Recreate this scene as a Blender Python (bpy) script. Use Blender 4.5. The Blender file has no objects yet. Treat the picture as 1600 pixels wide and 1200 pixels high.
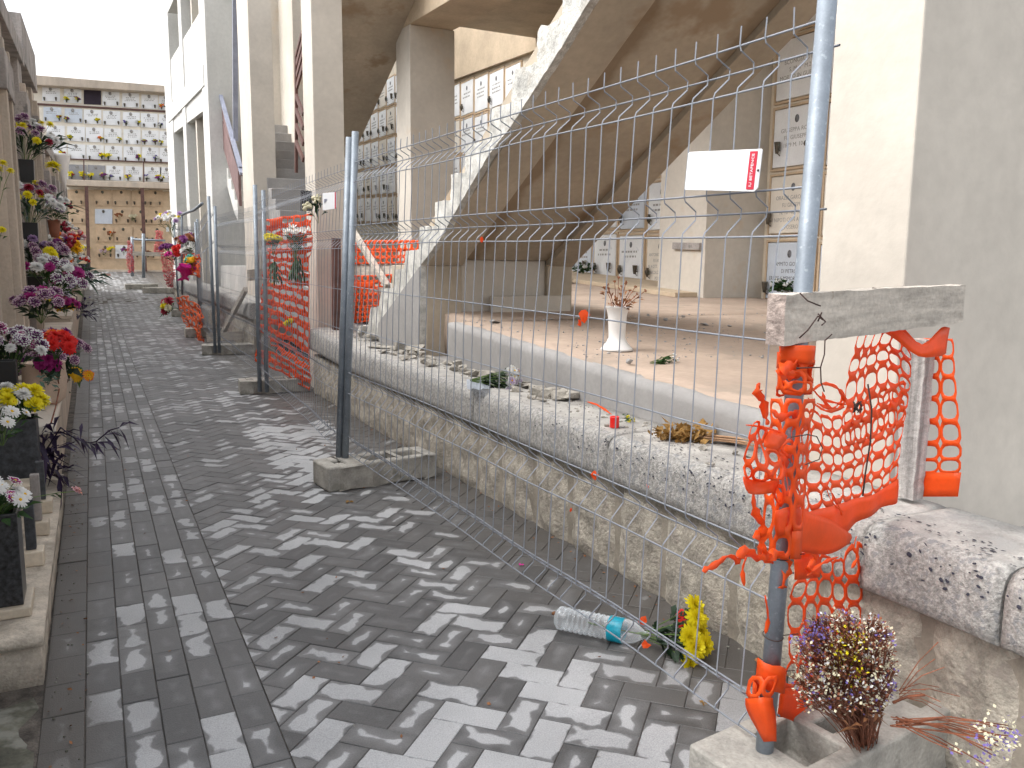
import bpy, bmesh, math, random
from mathutils import Vector, Matrix, noise
random.seed(7)
R=math.radians; PI=math.pi
S=bpy.context.scene
# ---------------------------------------------------------------- camera
F=1291.3; PITCH=.1429; ROLL=.0091; YAW=.4682; H=1.3267
fw=Vector((math.sin(YAW)*math.cos(PITCH),math.cos(YAW)*math.cos(PITCH),-math.sin(PITCH)))
r0=Vector((math.cos(YAW),-math.sin(YAW),0)); u0=r0.cross(fw)
rt=math.cos(ROLL)*r0+math.sin(ROLL)*u0; up=-math.sin(ROLL)*r0+math.cos(ROLL)*u0
C0=Vector((0,0,H))
cam=bpy.data.cameras.new('camera'); co=bpy.data.objects.new('camera',cam); S.collection.objects.link(co)
cam.sensor_width=36; cam.lens=36*F/1600; cam.clip_start=.02; cam.clip_end=800
co.matrix_world=Matrix(((rt.x,up.x,-fw.x,0),(rt.y,up.y,-fw.y,0),(rt.z,up.z,-fw.z,H),(0,0,0,1)))
S.camera=co
# ---------------------------------------------------------------- sky, sun, exposure
W=bpy.data.worlds.new('World'); S.world=W; W.use_nodes=True
wn=W.node_tree.nodes; wl=W.node_tree.links; bg=wn['Background']
sky=wn.new('ShaderNodeTexSky'); sky.sky_type='NISHITA'; sky.sun_disc=False
sky.sun_elevation=R(52); sky.sun_rotation=R(285); sky.air_density=1.2; sky.dust_density=4
hs=wn.new('ShaderNodeHueSaturation'); hs.inputs['Saturation'].default_value=.22
wl.new(sky.outputs[0],hs.inputs['Color']); wl.new(hs.outputs[0],bg.inputs[0]); bg.inputs[1].default_value=.15
sl=bpy.data.lights.new('sun','SUN'); sl.energy=.6; sl.angle=R(50); sl.color=(1,.97,.92)
so=bpy.data.objects.new('sun',sl); S.collection.objects.link(so)
sd=Vector((-.72,.12,.85)).normalized(); so.rotation_euler=sd.to_track_quat('Z','Y').to_euler()
S.view_settings.view_transform='Standard'; S.view_settings.look='None'; S.view_settings.gamma=1
S.view_settings.exposure=1.45
# ---------------------------------------------------------------- pixel rays -> real planes
def ray(x,y): return fw+rt*((x-800)/F)-up*((y-600)/F)
def PX(x,y,X): d=ray(x,y); return C0+d*(X/d.x)
def PY(x,y,Y): d=ray(x,y); return C0+d*(Y/d.y)
def PZ(x,y,z=0): d=ray(x,y); return C0+d*((z-H)/d.z)
def PD(x,y,dep): return C0+ray(x,y)*dep
def zg(y): return .00108*(y-5)**2 if y>5 else 0.
def lev(y): return .05*y           # the building's floors climb against the sloping street
# ---------------------------------------------------------------- materials
def lin(c): return tuple((v/12.92 if v<=.04045 else ((v+.055)/1.055)**2.4) for v in c)
def hexc(h): return lin(tuple(int(h[i:i+2],16)/255 for i in (0,2,4)))
MT={}
def mat(name,col,rough=.8,var=.12,scale=6,bump=.15,bscale=60,metal=0,col2=None,spots=None,trans=0,streak=0,alpha=None,spec=None,low=None):
    m=bpy.data.materials.new(name); m.use_nodes=True; n=m.node_tree.nodes; l=m.node_tree.links; b=n['Principled BSDF']
    b.inputs['Roughness'].default_value=rough; b.inputs['Metallic'].default_value=metal
    if trans: b.inputs['Transmission Weight'].default_value=trans; b.inputs['IOR'].default_value=1.3
    if spec is not None: b.inputs['Specular IOR Level'].default_value=spec
    tc=n.new('ShaderNodeTexCoord'); out=None
    if var or col2:
        nz=n.new('ShaderNodeTexNoise'); nz.inputs['Scale'].default_value=scale; nz.inputs['Detail'].default_value=8; nz.inputs['Roughness'].default_value=.62
        mp=n.new('ShaderNodeMapping'); l.new(tc.outputs['Object'],mp.inputs[0]); l.new(mp.outputs[0],nz.inputs['Vector'])
        if streak: mp.inputs['Scale'].default_value=(1,1,streak)
        rp=n.new('ShaderNodeValToRGB'); rp.color_ramp.elements[0].position=.32; rp.color_ramp.elements[1].position=.68
        c2=col2 or tuple(c*(1-2.2*var) for c in col); c1=col if col2 else tuple(min(1,c*(1+var)) for c in col)
        rp.color_ramp.elements[0].color=(*c2,1); rp.color_ramp.elements[1].color=(*c1,1)
        l.new(nz.outputs[0],rp.inputs[0]); out=rp.outputs[0]
        # fine grain
        n2=n.new('ShaderNodeTexNoise'); n2.inputs['Scale'].default_value=scale*14; n2.inputs['Detail'].default_value=3
        l.new(tc.outputs['Object'],n2.inputs['Vector'])
        mr=n.new('ShaderNodeMapRange'); mr.inputs[1].default_value=.3; mr.inputs[2].default_value=.7; mr.inputs[3].default_value=1-var*.7; mr.inputs[4].default_value=1+var*.5
        l.new(n2.outputs[0],mr.inputs[0])
        mx=n.new('ShaderNodeVectorMath'); mx.operation='SCALE'; l.new(out,mx.inputs[0]); l.new(mr.outputs[0],mx.inputs['Scale']); out=mx.outputs[0]
        if spots:   # (colour, scale, threshold): blotches of dirt or lichen
            sc,ss,st=spots
            n3=n.new('ShaderNodeTexNoise'); n3.inputs['Scale'].default_value=ss; n3.inputs['Detail'].default_value=5; n3.inputs['Roughness'].default_value=.6
            mp3=n.new('ShaderNodeMapping'); mp3.inputs['Location'].default_value=(3.1,7.7,1.3); l.new(tc.outputs['Object'],mp3.inputs[0]); l.new(mp3.outputs[0],n3.inputs['Vector'])
            r3=n.new('ShaderNodeMapRange'); r3.inputs[1].default_value=st; r3.inputs[2].default_value=st+.07; l.new(n3.outputs[0],r3.inputs[0])
            mm=n.new('ShaderNodeMix'); mm.data_type='RGBA'; l.new(r3.outputs[0],mm.inputs[0]); l.new(out,mm.inputs[6]); mm.inputs[7].default_value=(*sc,1); out=mm.outputs[2]
        l.new(out,b.inputs['Base Color'])
    else: b.inputs['Base Color'].default_value=(*col,1)
    if bump:
        nb=n.new('ShaderNodeTexNoise'); nb.inputs['Scale'].default_value=bscale; nb.inputs['Detail'].default_value=6; l.new(tc.outputs['Object'],nb.inputs['Vector'])
        bp=n.new('ShaderNodeBump'); bp.inputs['Strength'].default_value=bump; bp.inputs['Distance'].default_value=.01
        l.new(nb.outputs[0],bp.inputs['Height']); l.new(bp.outputs[0],b.inputs['Normal'])
    MT[name]=m; return m
mat('plaster',(.56,.515,.45),.85,.07,1.3,.12,45,spots=((.53,.44,.34),1.1,.62))
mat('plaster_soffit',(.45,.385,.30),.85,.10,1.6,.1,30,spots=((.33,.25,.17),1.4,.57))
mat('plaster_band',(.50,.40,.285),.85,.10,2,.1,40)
mat('white_concrete',(.58,.575,.55),.85,.08,1.2,.15,40,spots=((.5,.5,.47),1.3,.6),streak=.4)
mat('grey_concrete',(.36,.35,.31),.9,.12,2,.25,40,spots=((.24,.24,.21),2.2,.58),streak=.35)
mat('floor_tan',(.40,.31,.245),.9,.10,2,.25,50,spots=((.31,.25,.20),2.5,.58))
mat('riser_grey',(.31,.30,.29),.9,.08,2.5,.2,50,spots=((.28,.27,.26),1.6,.56))
mat('broken_concrete',(.58,.57,.53),.95,.22,9,.8,55,spots=((.4,.38,.34),7,.58))
mat('rubble',(.40,.37,.32),.95,.25,14,.7,70,spots=((.25,.23,.2),12,.58))
mat('cap_stone',(.40,.385,.36),.95,.24,70,.6,160,spots=((.25,.25,.25),38,.54))
mat('cap_top',(.41,.39,.36),.95,.16,9,.5,120,spots=((.33,.32,.30),6,.56))
mat('black_fleck',(.03,.03,.045),.9,0,1,0)
mat('rock_stone',(.43,.39,.325),.95,.22,16,.9,70,spots=((.27,.24,.205),14,.56))
mat('groove_stone',(.30,.265,.215),.95,.15,6,.3,60)
mat('block_concrete',(.40,.38,.34),.95,.18,8,.5,70,spots=((.24,.23,.2),5,.6))
mat('galvanised',(.235,.27,.31),.5,.1,14,.05,90,metal=.3,spots=((.31,.35,.39),60,.6))
mat('wire',(.26,.28,.315),.6,0,1,0,metal=.25)
mat('rust_wire',(.06,.035,.03),.8,0,1,0,metal=.3)
mat('orange_net',(.95,.135,.02),.42,.05,6,0,spec=.4)
mat('orange_faded',(.80,.16,.05),.55,.05,6,0)
mat('pink_net',(.80,.25,.27),.6,.05,6,0)
mat('old_wood',(.50,.45,.39),.9,.16,5,.5,60,streak=9,spots=((.25,.2,.16),22,.68))
mat('post_wood',(.46,.43,.41),.9,.3,26,.5,60,streak=.06,spots=((.16,.09,.07),16,.66))
mat('end_grain',(.44,.36,.32),.95,.28,30,.9,60)
mat('marble',(.82,.83,.84),.35,.05,3,.02,30,spots=((.62,.64,.67),3.5,.6))
mat('marble_blue',(.60,.65,.72),.35,.05,3,.02,30,spots=((.5,.56,.64),3.5,.58))
mat('marble_cream',(.76,.70,.61),.5,.05,3,.05,30)
mat('marble_far',(.84,.85,.87),.5,.03,3,.0); mat('joint_far',(.80,.74,.64),.9,.05,3,.1)
mat('slab_tan',(.62,.46,.31),.8,.10,3,.1,30)
mat('slab_grey',(.33,.33,.35),.5,.1,3,.1,30)
mat('joint_tan',(.58,.44,.30),.85,.08,5,.15,40)
mat('joint_cream',(.72,.64,.52),.85,.08,5,.15,40)
mat('letters',(.10,.10,.11),.6,0,1,0)
mat('letters_light',(.30,.29,.28),.6,0,1,0)
mat('bronze',(.12,.10,.075),.5,.25,20,.3,60,metal=.5,spots=((.14,.17,.14),25,.55))
mat('photo_grey',(.16,.16,.17),.3,.5,30,0)
mat('dark_hole',(.035,.025,.04),.9,.1,3,.1)
mat('brown_steel',(.12,.055,.045),.6,.2,9,.15)
mat('maroon',(.19,.115,.11),.6,.12,6,.1)
mat('blue_steel',(.26,.28,.36),.5,.1,6,.1)
mat('limestone',(.52,.44,.36),.85,.12,3,.2,60,spots=((.40,.36,.31),3,.6),streak=.3)
mat('limestone_grey',(.36,.33,.31),.9,.2,4,.3,60,spots=((.2,.19,.18),5,.55),streak=.3)
mat('ledge_stone',(.52,.46,.38),.9,.2,9,.5,120,spots=((.36,.32,.27),6,.58))
mat('marble_base',(.58,.50,.39),.5,.12,6,.1,40)
mat('granite',(.035,.036,.04),.32,.5,70,.05,90)
mat('slate',(.055,.06,.068),.45,.3,40,.1,90)
mat('black_vase',(.02,.02,.022),.35,.1,9,.05)
mat('clay_cream',(.60,.46,.36),.8,.08,6,.1)
mat('clay_brown',(.25,.09,.05),.7,.1,6,.1)
mat('white_plastic',(.72,.71,.69),.35,.03,6,0)
mat('sign_white',(.80,.82,.85),.4,0,1,0)
mat('sign_red',(.55,.03,.06),.5,0,1,0)
mat('red_plastic',(.75,.02,.015),.3,0,1,0)
mat('bottle',(.8,.85,.88),.04,0,1,0); bt_=MT['bottle'].node_tree; lw_=bt_.nodes.new('ShaderNodeLayerWeight'); lw_.inputs[0].default_value=.35
mr_=bt_.nodes.new('ShaderNodeMapRange'); mr_.inputs[3].default_value=.05; mr_.inputs[4].default_value=.75; bt_.links.new(lw_.outputs['Facing'],mr_.inputs[0]); bt_.links.new(mr_.outputs[0],bt_.nodes['Principled BSDF'].inputs['Alpha'])
mat('water_label',(.0,.33,.46),.35,.15,20,0)
mat('cellophane',(.8,.84,.9),.15,0,1,.4,12,trans=.55)
mat('kraft',(.42,.25,.14),.8,.25,12,.3,streak=.2)
mat('moss_slab',(.13,.13,.10),.95,.3,6,.4,50,spots=((.22,.22,.19),4,.5))
mat('dirt',(.12,.105,.09),1,.35,12,.8,80)
mat('leaf',(.045,.11,.03),.6,.3,20,0); mat('leaf_blue',(.06,.12,.085),.6,.3,20,0); mat('leaf_dark',(.018,.045,.018),.6,.3,20,0)
mat('leaf_brown',(.30,.13,.055),.9,.3,20,0); mat('leaf_purple',(.035,.018,.06),.45,.3,20,0); mat('leaf_dry',(.42,.24,.07),.8,.3,20,0)
mat('stem_red',(.26,.085,.04),.8,.3,20,0); mat('stem_green',(.12,.2,.05),.7,.2,20,0)
for n_,c_ in dict(yellow=(.85,.74,.01),gold=(.9,.55,.01),white=(.82,.82,.80),lilac=(.5,.33,.58),purple=(.20,.03,.19),magenta=(.42,.02,.22),red=(.72,.02,.015),crimson=(.35,.01,.04),
    orange=(.9,.2,.02),pinkish=(.72,.42,.46),hotpink=(.75,.03,.36),violet=(.19,.14,.42),cream=(.75,.70,.5),teal=(.1,.5,.45),rust=(.33,.12,.05),peach=(.85,.38,.22),dustpink=(.6,.45,.5)).items():
    mat('f_'+n_,c_,.7,.12,30,0)
def translucent(name,k):
    """thin plastic and petals let some daylight through"""
    m=MT[name]; n=m.node_tree.nodes; l=m.node_tree.links; b=n['Principled BSDF']; o=n['Material Output']
    t=n.new('ShaderNodeBsdfTranslucent'); mx=n.new('ShaderNodeMixShader'); mx.inputs[0].default_value=k
    if b.inputs['Base Color'].links: l.new(b.inputs['Base Color'].links[0].from_socket,t.inputs['Color'])
    else: t.inputs['Color'].default_value=b.inputs['Base Color'].default_value
    l.new(b.outputs[0],mx.inputs[1]); l.new(t.outputs[0],mx.inputs[2]); l.new(mx.outputs[0],o.inputs['Surface'])
for k_ in ('orange_net','orange_faded','pink_net','cellophane'): translucent(k_,.45)
for k_ in [q for q in MT if q.startswith('f_')]: translucent(k_,.3)
for k_ in ('leaf','leaf_blue','leaf_dark','leaf_dry','leaf_purple'): translucent(k_,.3)
# ---------------------------------------------------------------- mesh builder
class B:
    def __init__(s): s.v=[]; s.f=[]; s.mi=[]; s.cur=0; s.sm=[]
    def add(s,vs,fs,sm=False):
        o=len(s.v); s.v+= [tuple(v) for v in vs]
        for f in fs: s.f.append([i+o for i in f]); s.mi.append(s.cur); s.sm.append(sm)
        return s
    def box(s,x0,x1,y0,y1,z0,z1,sh=0):
        P=[(x,y,z+sh*y) for z in (z0,z1) for y in (y0,y1) for x in (x0,x1)]
        return s.add(P,[(0,2,3,1),(4,5,7,6),(0,1,5,4),(2,6,7,3),(0,4,6,2),(1,3,7,5)])
    def obox(s,c,ax,ay,az):   # centre and half-axes
        c=Vector(c); P=[c+ax*i+ay*j+az*k for k in (-1,1) for j in (-1,1) for i in (-1,1)]
        return s.add(P,[(0,2,3,1),(4,5,7,6),(0,1,5,4),(2,6,7,3),(0,4,6,2),(1,3,7,5)])
    def beam(s,a,b,w,h,upv=(0,0,1)):
        a=Vector(a); b=Vector(b); d=(b-a); L=d.length; d.normalize(); sx=d.cross(Vector(upv))
        if sx.length<1e-4: sx=d.cross(Vector((1,0,0)))
        sx.normalize(); u=sx.cross(d)
        return s.obox((a+b)/2,d*(L/2),sx*(w/2),u*(h/2))
    def prism(s,poly,d):      # polygon of 3D points extruded along vector d
        n=len(poly); d=Vector(d); P=[Vector(p) for p in poly]; P=P+[p+d for p in P]
        return s.add(P,[tuple(range(n-1,-1,-1)),tuple(range(n,2*n))]+[(i,(i+1)%n,n+(i+1)%n,n+i) for i in range(n)])
    def tube(s,pts,r,n=6,cap=True,rs=None):
        pts=[Vector(p) for p in pts]; rings=[]; vs=[]
        t0=None
        for i,p in enumerate(pts):
            t=(pts[min(i+1,len(pts)-1)]-pts[max(i-1,0)])
            if t.length<1e-9: t=Vector((0,0,1))
            t.normalize()
            if t0 is None: a=t.orthogonal().normalized()
            else: a=(a-t*a.dot(t)); a=a.normalized() if a.length>1e-6 else t.orthogonal().normalized()
            t0=t; b=t.cross(a); rr=rs[i] if rs else r
            vs+=[p+(a*math.cos(2*PI*k/n)+b*math.sin(2*PI*k/n))*rr for k in range(n)]
        fs=[(i*n+k,i*n+(k+1)%n,(i+1)*n+(k+1)%n,(i+1)*n+k) for i in range(len(pts)-1) for k in range(n)]
        if cap: fs+=[tuple(range(n-1,-1,-1)),tuple((len(pts)-1)*n+k for k in range(n))]
        return s.add(vs,fs,n>4)
    def lathe(s,prof,c,axis=(0,0,1),n=20,cap=True):
        ax=Vector(axis).normalized(); a=ax.orthogonal().normalized(); b=ax.cross(a); c=Vector(c)
        vs=[c+ax*z+(a*math.cos(2*PI*k/n)+b*math.sin(2*PI*k/n))*r for r,z in prof for k in range(n)]
        fs=[(i*n+k,i*n+(k+1)%n,(i+1)*n+(k+1)%n,(i+1)*n+k) for i in range(len(prof)-1) for k in range(n)]
        if cap: fs+=[tuple(range(n-1,-1,-1)),tuple((len(prof)-1)*n+k for k in range(n))]
        return s.add(vs,fs,True)
    def ball(s,c,r,n=6,m=4,sq=(1,1,1)):
        c=Vector(c); vs=[c+Vector((0,0,-r*sq[2]))]
        for i in range(1,m):
            t=-PI/2+PI*i/m
            vs+=[c+Vector((math.cos(t)*math.cos(2*PI*k/n)*r*sq[0],math.cos(t)*math.sin(2*PI*k/n)*r*sq[1],math.sin(t)*r*sq[2])) for k in range(n)]
        vs.append(c+Vector((0,0,r*sq[2]))); L=len(vs)-1
        fs=[(0,1+(k+1)%n,1+k) for k in range(n)]
        for i in range(m-2): fs+=[(1+i*n+k,1+i*n+(k+1)%n,1+(i+1)*n+(k+1)%n,1+(i+1)*n+k) for k in range(n)]
        fs+=[(1+(m-2)*n+k,1+(m-2)*n+(k+1)%n,L) for k in range(n)]
        return s.add(vs,fs,True)
    def obj(s,name,mats,parent=None,bevel=0,link=True,sub=0,solid=0):
        me=bpy.data.meshes.new(name); o0=parent.matrix_world.translation if parent else Vector((0,0,0))
        me.from_pydata(s.v,[],s.f); 
        for m in (mats if isinstance(mats,(list,tuple)) else [mats]): me.materials.append(MT[m])
        for i,p in enumerate(me.polygons): p.material_index=s.mi[i]; p.use_smooth=s.sm[i]
        me.update(); o=bpy.data.objects.new(name,me); S.collection.objects.link(o)
        if parent: put(o,parent)
        if bevel:
            bv=o.modifiers.new('bevel','BEVEL'); bv.width=bevel; bv.segments=2; bv.limit_method='ANGLE'; bv.angle_limit=R(40)
        if solid: wd_=o.modifiers.new('weld','WELD'); wd_.merge_threshold=.0004
        if solid: sd_=o.modifiers.new('solid','SOLIDIFY'); sd_.thickness=solid
        return o
def put(o,parent):
    o.parent=parent; o.matrix_parent_inverse=Matrix.Translation(-parent.location)
def tag(o,label,cat,group=None,kind=None):
    if label: o['label']=label
    if cat: o['category']=cat
    if group: o['group']=group
    if kind: o['kind']=kind
    return o
def thing(name,label,cat,loc,group=None):
    o=bpy.data.objects.new(name,None); S.collection.objects.link(o); o.location=loc; o.empty_display_size=.05
    o.matrix_world=Matrix.Translation(Vector(loc)); return tag(o,label,cat,group)
def struct(o): o['kind']='structure'; return o
def recenter(o):              # mesh object whose verts are in world: move origin to its base
    me=o.data; n=len(me.vertices); c=Vector((sum(v.co.x for v in me.vertices)/n,sum(v.co.y for v in me.vertices)/n,min(v.co.z for v in me.vertices)))
    me.transform(Matrix.Translation(-c)); o.location=c; return o
def rough(bm_v,amp,scale,seed=0):
    out=[]
    for v in bm_v:
        q=Vector(v)*scale+Vector((seed,seed*.7,0)); out.append(tuple(Vector(v)+noise.noise_vector(q)*amp))
    return out
rnd=random.uniform
def gbox(x0,x1,y0,y1,z0,z1,dx=.05,amp=.006,scale=9,seed=0,rnds=.015):
    """box subdivided on all sides, its edges worn and its faces uneven"""
    b=B(); nx=max(1,round((x1-x0)/dx)); ny=max(1,round((y1-y0)/dx)); nz=max(1,round((z1-z0)/dx)); idx={}
    def vid(i,j,k):
        if (i,j,k) in idx: return idx[(i,j,k)]
        p=Vector((x0+(x1-x0)*i/nx,y0+(y1-y0)*j/ny,z0+(z1-z0)*k/nz)); q=p.copy()
        e=sum((i in (0,nx),j in (0,ny),k in (0,nz)))
        if e>=2:
            w=rnds*(.6+1.2*abs(noise.noise(p*14+Vector((seed,0,0)))))
            if i in (0,nx): q.x+= w if i==0 else -w
            if j in (0,ny): q.y+= w*.4 if j==0 else -w*.4
            if k in (0,nz): q.z+= w if k==0 else -w
        q+=noise.noise_vector(p*scale+Vector((seed*3.1,0,seed)))*amp
        b.v.append(tuple(q)); idx[(i,j,k)]=len(b.v)-1; return idx[(i,j,k)]
    def quad(a,c,d,e): b.f.append([vid(*a),vid(*c),vid(*d),vid(*e)]); b.mi.append(0); b.sm.append(True)
    for i in range(nx):
        for j in range(ny): quad((i,j,0),(i,j+1,0),(i+1,j+1,0),(i+1,j,0)); quad((i,j,nz),(i+1,j,nz),(i+1,j+1,nz),(i,j+1,nz))
    for i in range(nx):
        for k in range(nz): quad((i,0,k),(i+1,0,k),(i+1,0,k+1),(i,0,k+1)); quad((i,ny,k),(i,ny,k+1),(i+1,ny,k+1),(i+1,ny,k))
    for j in range(ny):
        for k in range(nz): quad((0,j,k),(0,j,k+1),(0,j+1,k+1),(0,j+1,k)); quad((nx,j,k),(nx,j+1,k),(nx,j+1,k+1),(nx,j,k+1))
    return b
# ================================================================= GROUND
b=B(); ys=[-40,-10,0,1,2,3,4,5,7,9,11,13,15,18,21,25,30,36,45,80,300]; xs=[-200,-20,-3,-1,0,1,2,3,6,12,40,300]
for y in ys:
    for x in xs: b.v.append((x,y,(zg(min(y,38)))-(.0045 if y<26 else .012)))
for j in range(len(ys)-1):
    for i in range(len(xs)-1):
        k=j*len(xs)+i; b.f.append([k,k+1,k+1+len(xs),k+len(xs)]); b.mi.append(0); b.sm.append(False)
struct(b.obj('ground','dirt'))
# ---- paving: herringbone field + five edge courses + gutter, every block its own bevelled stone in one sheet
def paver_mat():
    m=bpy.data.materials.new('pavers'); m.use_nodes=True; n=m.node_tree.nodes; l=m.node_tree.links; bs=n['Principled BSDF']
    tc=n.new('ShaderNodeTexCoord'); ca=n.new('ShaderNodeVertexColor'); ca.layer_name='blk'
    sep=n.new('ShaderNodeSeparateColor'); l.new(ca.outputs[0],sep.inputs[0])     # r: shade, g: dry amount, b: distance inside
    ns=n.new('ShaderNodeTexNoise'); ns.noise_dimensions='4D'; ns.inputs['Scale'].default_value=14; ns.inputs['Detail'].default_value=1.6; ns.inputs['Roughness'].default_value=.45
    l.new(tc.outputs['Object'],ns.inputs['Vector'])
    mw=n.new('ShaderNodeMath'); mw.operation='MULTIPLY'; mw.inputs[1].default_value=91.; l.new(sep.outputs[0],mw.inputs[0]); l.new(mw.outputs[0],ns.inputs['W'])
    uv=n.new('ShaderNodeUVMap'); uv.uv_map='in'; su=n.new('ShaderNodeSeparateXYZ'); l.new(uv.outputs[0],su.inputs[0])
    def math_(op,a,c,cl=False):
        x=n.new('ShaderNodeMath'); x.operation=op; x.use_clamp=cl
        for i,v in enumerate((a,c)):
            if isinstance(v,(int,float)): x.inputs[i].default_value=v
            else: l.new(v,x.inputs[i])
        return x.outputs[0]
    nn=math_('MULTIPLY',math_('SUBTRACT',ns.outputs[0],.5),.14)
    d=math_('MINIMUM',su.outputs[0],su.outputs[1])            # metres to the nearest joint, long and short side
    dry=math_('MULTIPLY',math_('SUBTRACT',sep.outputs[1],.5),.13)
    v=math_('ADD',math_('ADD',math_('MULTIPLY',d,1.5),nn),dry)
    mr=n.new('ShaderNodeMapRange'); mr.inputs[1].default_value=.036; mr.inputs[2].default_value=.050; l.new(v,mr.inputs[0])
    w1=n.new('ShaderNodeMapRange'); w1.inputs[1].default_value=-.01; w1.inputs[2].default_value=.04; w1.inputs[4].default_value=.22; l.new(v,w1.inputs[0])
    dd=math_('MAXIMUM',mr.outputs[0],w1.outputs[0])
    cd=n.new('ShaderNodeMix'); cd.data_type='RGBA'; l.new(sep.outputs[0],cd.inputs[0]); cd.inputs[6].default_value=(.078,.077,.077,1); cd.inputs[7].default_value=(.122,.120,.118,1)
    cm=n.new('ShaderNodeMix'); cm.data_type='RGBA'; l.new(dd,cm.inputs[0]); l.new(cd.outputs[2],cm.inputs[6]); cm.inputs[7].default_value=(.41,.415,.42,1)
    fg=n.new('ShaderNodeTexNoise'); fg.inputs['Scale'].default_value=260; fg.inputs['Detail'].default_value=3; l.new(tc.outputs['Object'],fg.inputs['Vector'])
    fr=n.new('ShaderNodeMapRange'); fr.inputs[1].default_value=.3; fr.inputs[2].default_value=.7; fr.inputs[3].default_value=.8; fr.inputs[4].default_value=1.18; l.new(fg.outputs[0],fr.inputs[0])
    bgn=n.new('ShaderNodeTexNoise'); bgn.inputs['Scale'].default_value=2.2; bgn.inputs['Detail'].default_value=5; l.new(tc.outputs['Object'],bgn.inputs['Vector'])
    br=n.new('ShaderNodeMapRange'); br.inputs[1].default_value=.3; br.inputs[2].default_value=.7; br.inputs[3].default_value=.8; br.inputs[4].default_value=1.15; l.new(bgn.outputs[0],br.inputs[0])
    s1=n.new('ShaderNodeVectorMath'); s1.operation='SCALE'; l.new(cm.outputs[2],s1.inputs[0]); l.new(math_('MULTIPLY',fr.outputs[0],br.outputs[0]),s1.inputs['Scale'])
    # brown grit washed against the low wall
    sx=n.new('ShaderNodeSeparateXYZ'); l.new(tc.outputs['Object'],sx.inputs[0])
    gr=n.new('ShaderNodeMapRange'); gr.inputs[1].default_value=1.45; gr.inputs[2].default_value=1.98; l.new(math_('ADD',sx.outputs[0],math_('MULTIPLY',math_('SUBTRACT',bgn.outputs[0],.5),1.1)),gr.inputs[0])
    g2=n.new('ShaderNodeMapRange'); g2.inputs[1].default_value=-.02; g2.inputs[2].default_value=-.14; l.new(math_('ADD',sx.outputs[0],math_('MULTIPLY',math_('SUBTRACT',bgn.outputs[0],.5),.2)),g2.inputs[0])
    gm=n.new('ShaderNodeMix'); gm.data_type='RGBA'; l.new(math_('MULTIPLY',math_('MAXIMUM',gr.outputs[0],g2.outputs[0]),.68),gm.inputs[0]); l.new(s1.outputs[0],gm.inputs[6]); gm.inputs[7].default_value=(.070,.060,.049,1)
    l.new(gm.outputs[2],bs.inputs['Base Color'])
    rr=n.new('ShaderNodeMapRange'); rr.inputs[3].default_value=.5; rr.inputs[4].default_value=.92; l.new(dd,rr.inputs[0]); l.new(rr.outputs[0],bs.inputs['Roughness'])
    bp=n.new('ShaderNodeBump'); bp.inputs['Strength'].default_value=.35; bp.inputs['Distance'].default_value=.004; l.new(fg.outputs[0],bp.inputs['Height']); l.new(bp.outputs[0],bs.inputs['Normal'])
    MT['pavers']=m
paver_mat()
pv=[];pf=[];pc=[];puv=[]
def clip(poly,x0,x1):
    for side,lim in ((1,x0),(-1,x1)):
        out=[]
        for i in range(len(poly)):
            a=poly[i]; c=poly[(i+1)%len(poly)]; ia=side*(a[0]-lim)>=0; ic=side*(c[0]-lim)>=0
            if ia: out.append(a)
            if ia!=ic:
                t=(lim-a[0])/(c[0]-a[0]); out.append(tuple(a[k]+(c[k]-a[k])*t for k in range(len(a))))
        poly=out
        if len(poly)<3: return []
    return poly
# joint distance is stored through a 3x3 split of every block: corners, edge mids and centre
def block(P0,ex,ey,L,Wd,dry,shade,x0,x1):
    """P0 corner, unit dirs ex (length L) and ey (width Wd)"""
    us=[0,Wd*.5,L-Wd*.5,L] if L>Wd*1.3 else [0,L*.5,L]; vs=[0,Wd*.5,Wd]
    dz=rnd(-.0016,.0016); tx=rnd(-.01,.01); ty=rnd(-.01,.01)
    cx=P0[0]+ex[0]*L/2+ey[0]*Wd/2; cy=P0[1]+ex[1]*L/2+ey[1]*Wd/2
    if cx<x0-.12 or cx>x1+.12: return
    g=.0009; col=(shade,dry,0,1)
    def pt(u,v,zz):
        uu=min(max(u,g),L-g); vv=min(max(v,g),Wd-g)
        x=P0[0]+ex[0]*uu+ey[0]*vv; y=P0[1]+ex[1]*uu+ey[1]*vv
        return (x,y,zg(y)+dz+(x-cx)*tx+(y-cy)*ty+zz,min(u,L-u),min(v,Wd-v))
    def emit(q):
        q=clip(q,x0,x1)
        if len(q)<3: return
        o=len(pv)
        for p in q: pv.append(p[:3])
        pf.append(tuple(range(o,o+len(q)))); pc.append(col); puv.append([(p[3],p[4]) for p in q])
    e=.0032
    U=[e]+us[1:-1]+[L-e]; V=[e]+vs[1:-1]+[Wd-e]
    for i in range(len(U)-1):
        for j in range(len(V)-1): emit([pt(U[i],V[j],0),pt(U[i+1],V[j],0),pt(U[i+1],V[j+1],0),pt(U[i],V[j+1],0)])
    # chamfer ring and skirt
    ring=[(e,e,0,0),(L-e,e,L,0),(L-e,Wd-e,L,Wd),(e,Wd-e,0,Wd)]
    for i in range(4):
        a=ring[i]; c=ring[(i+1)%4]
        emit([pt(a[2],a[3],-.002),pt(c[2],c[3],-.002),pt(c[0],c[1],0),pt(a[0],a[1],0)])
        emit([pt(a[2],a[3],-.012),pt(c[2],c[3],-.012),pt(c[2],c[3],-.002),pt(a[2],a[3],-.002)])
w=.1; a45=.7851; eA=(math.sin(a45),math.cos(a45)); eB=(math.cos(a45),-math.sin(a45)); OX,OY=.8272,2.2785
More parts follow.
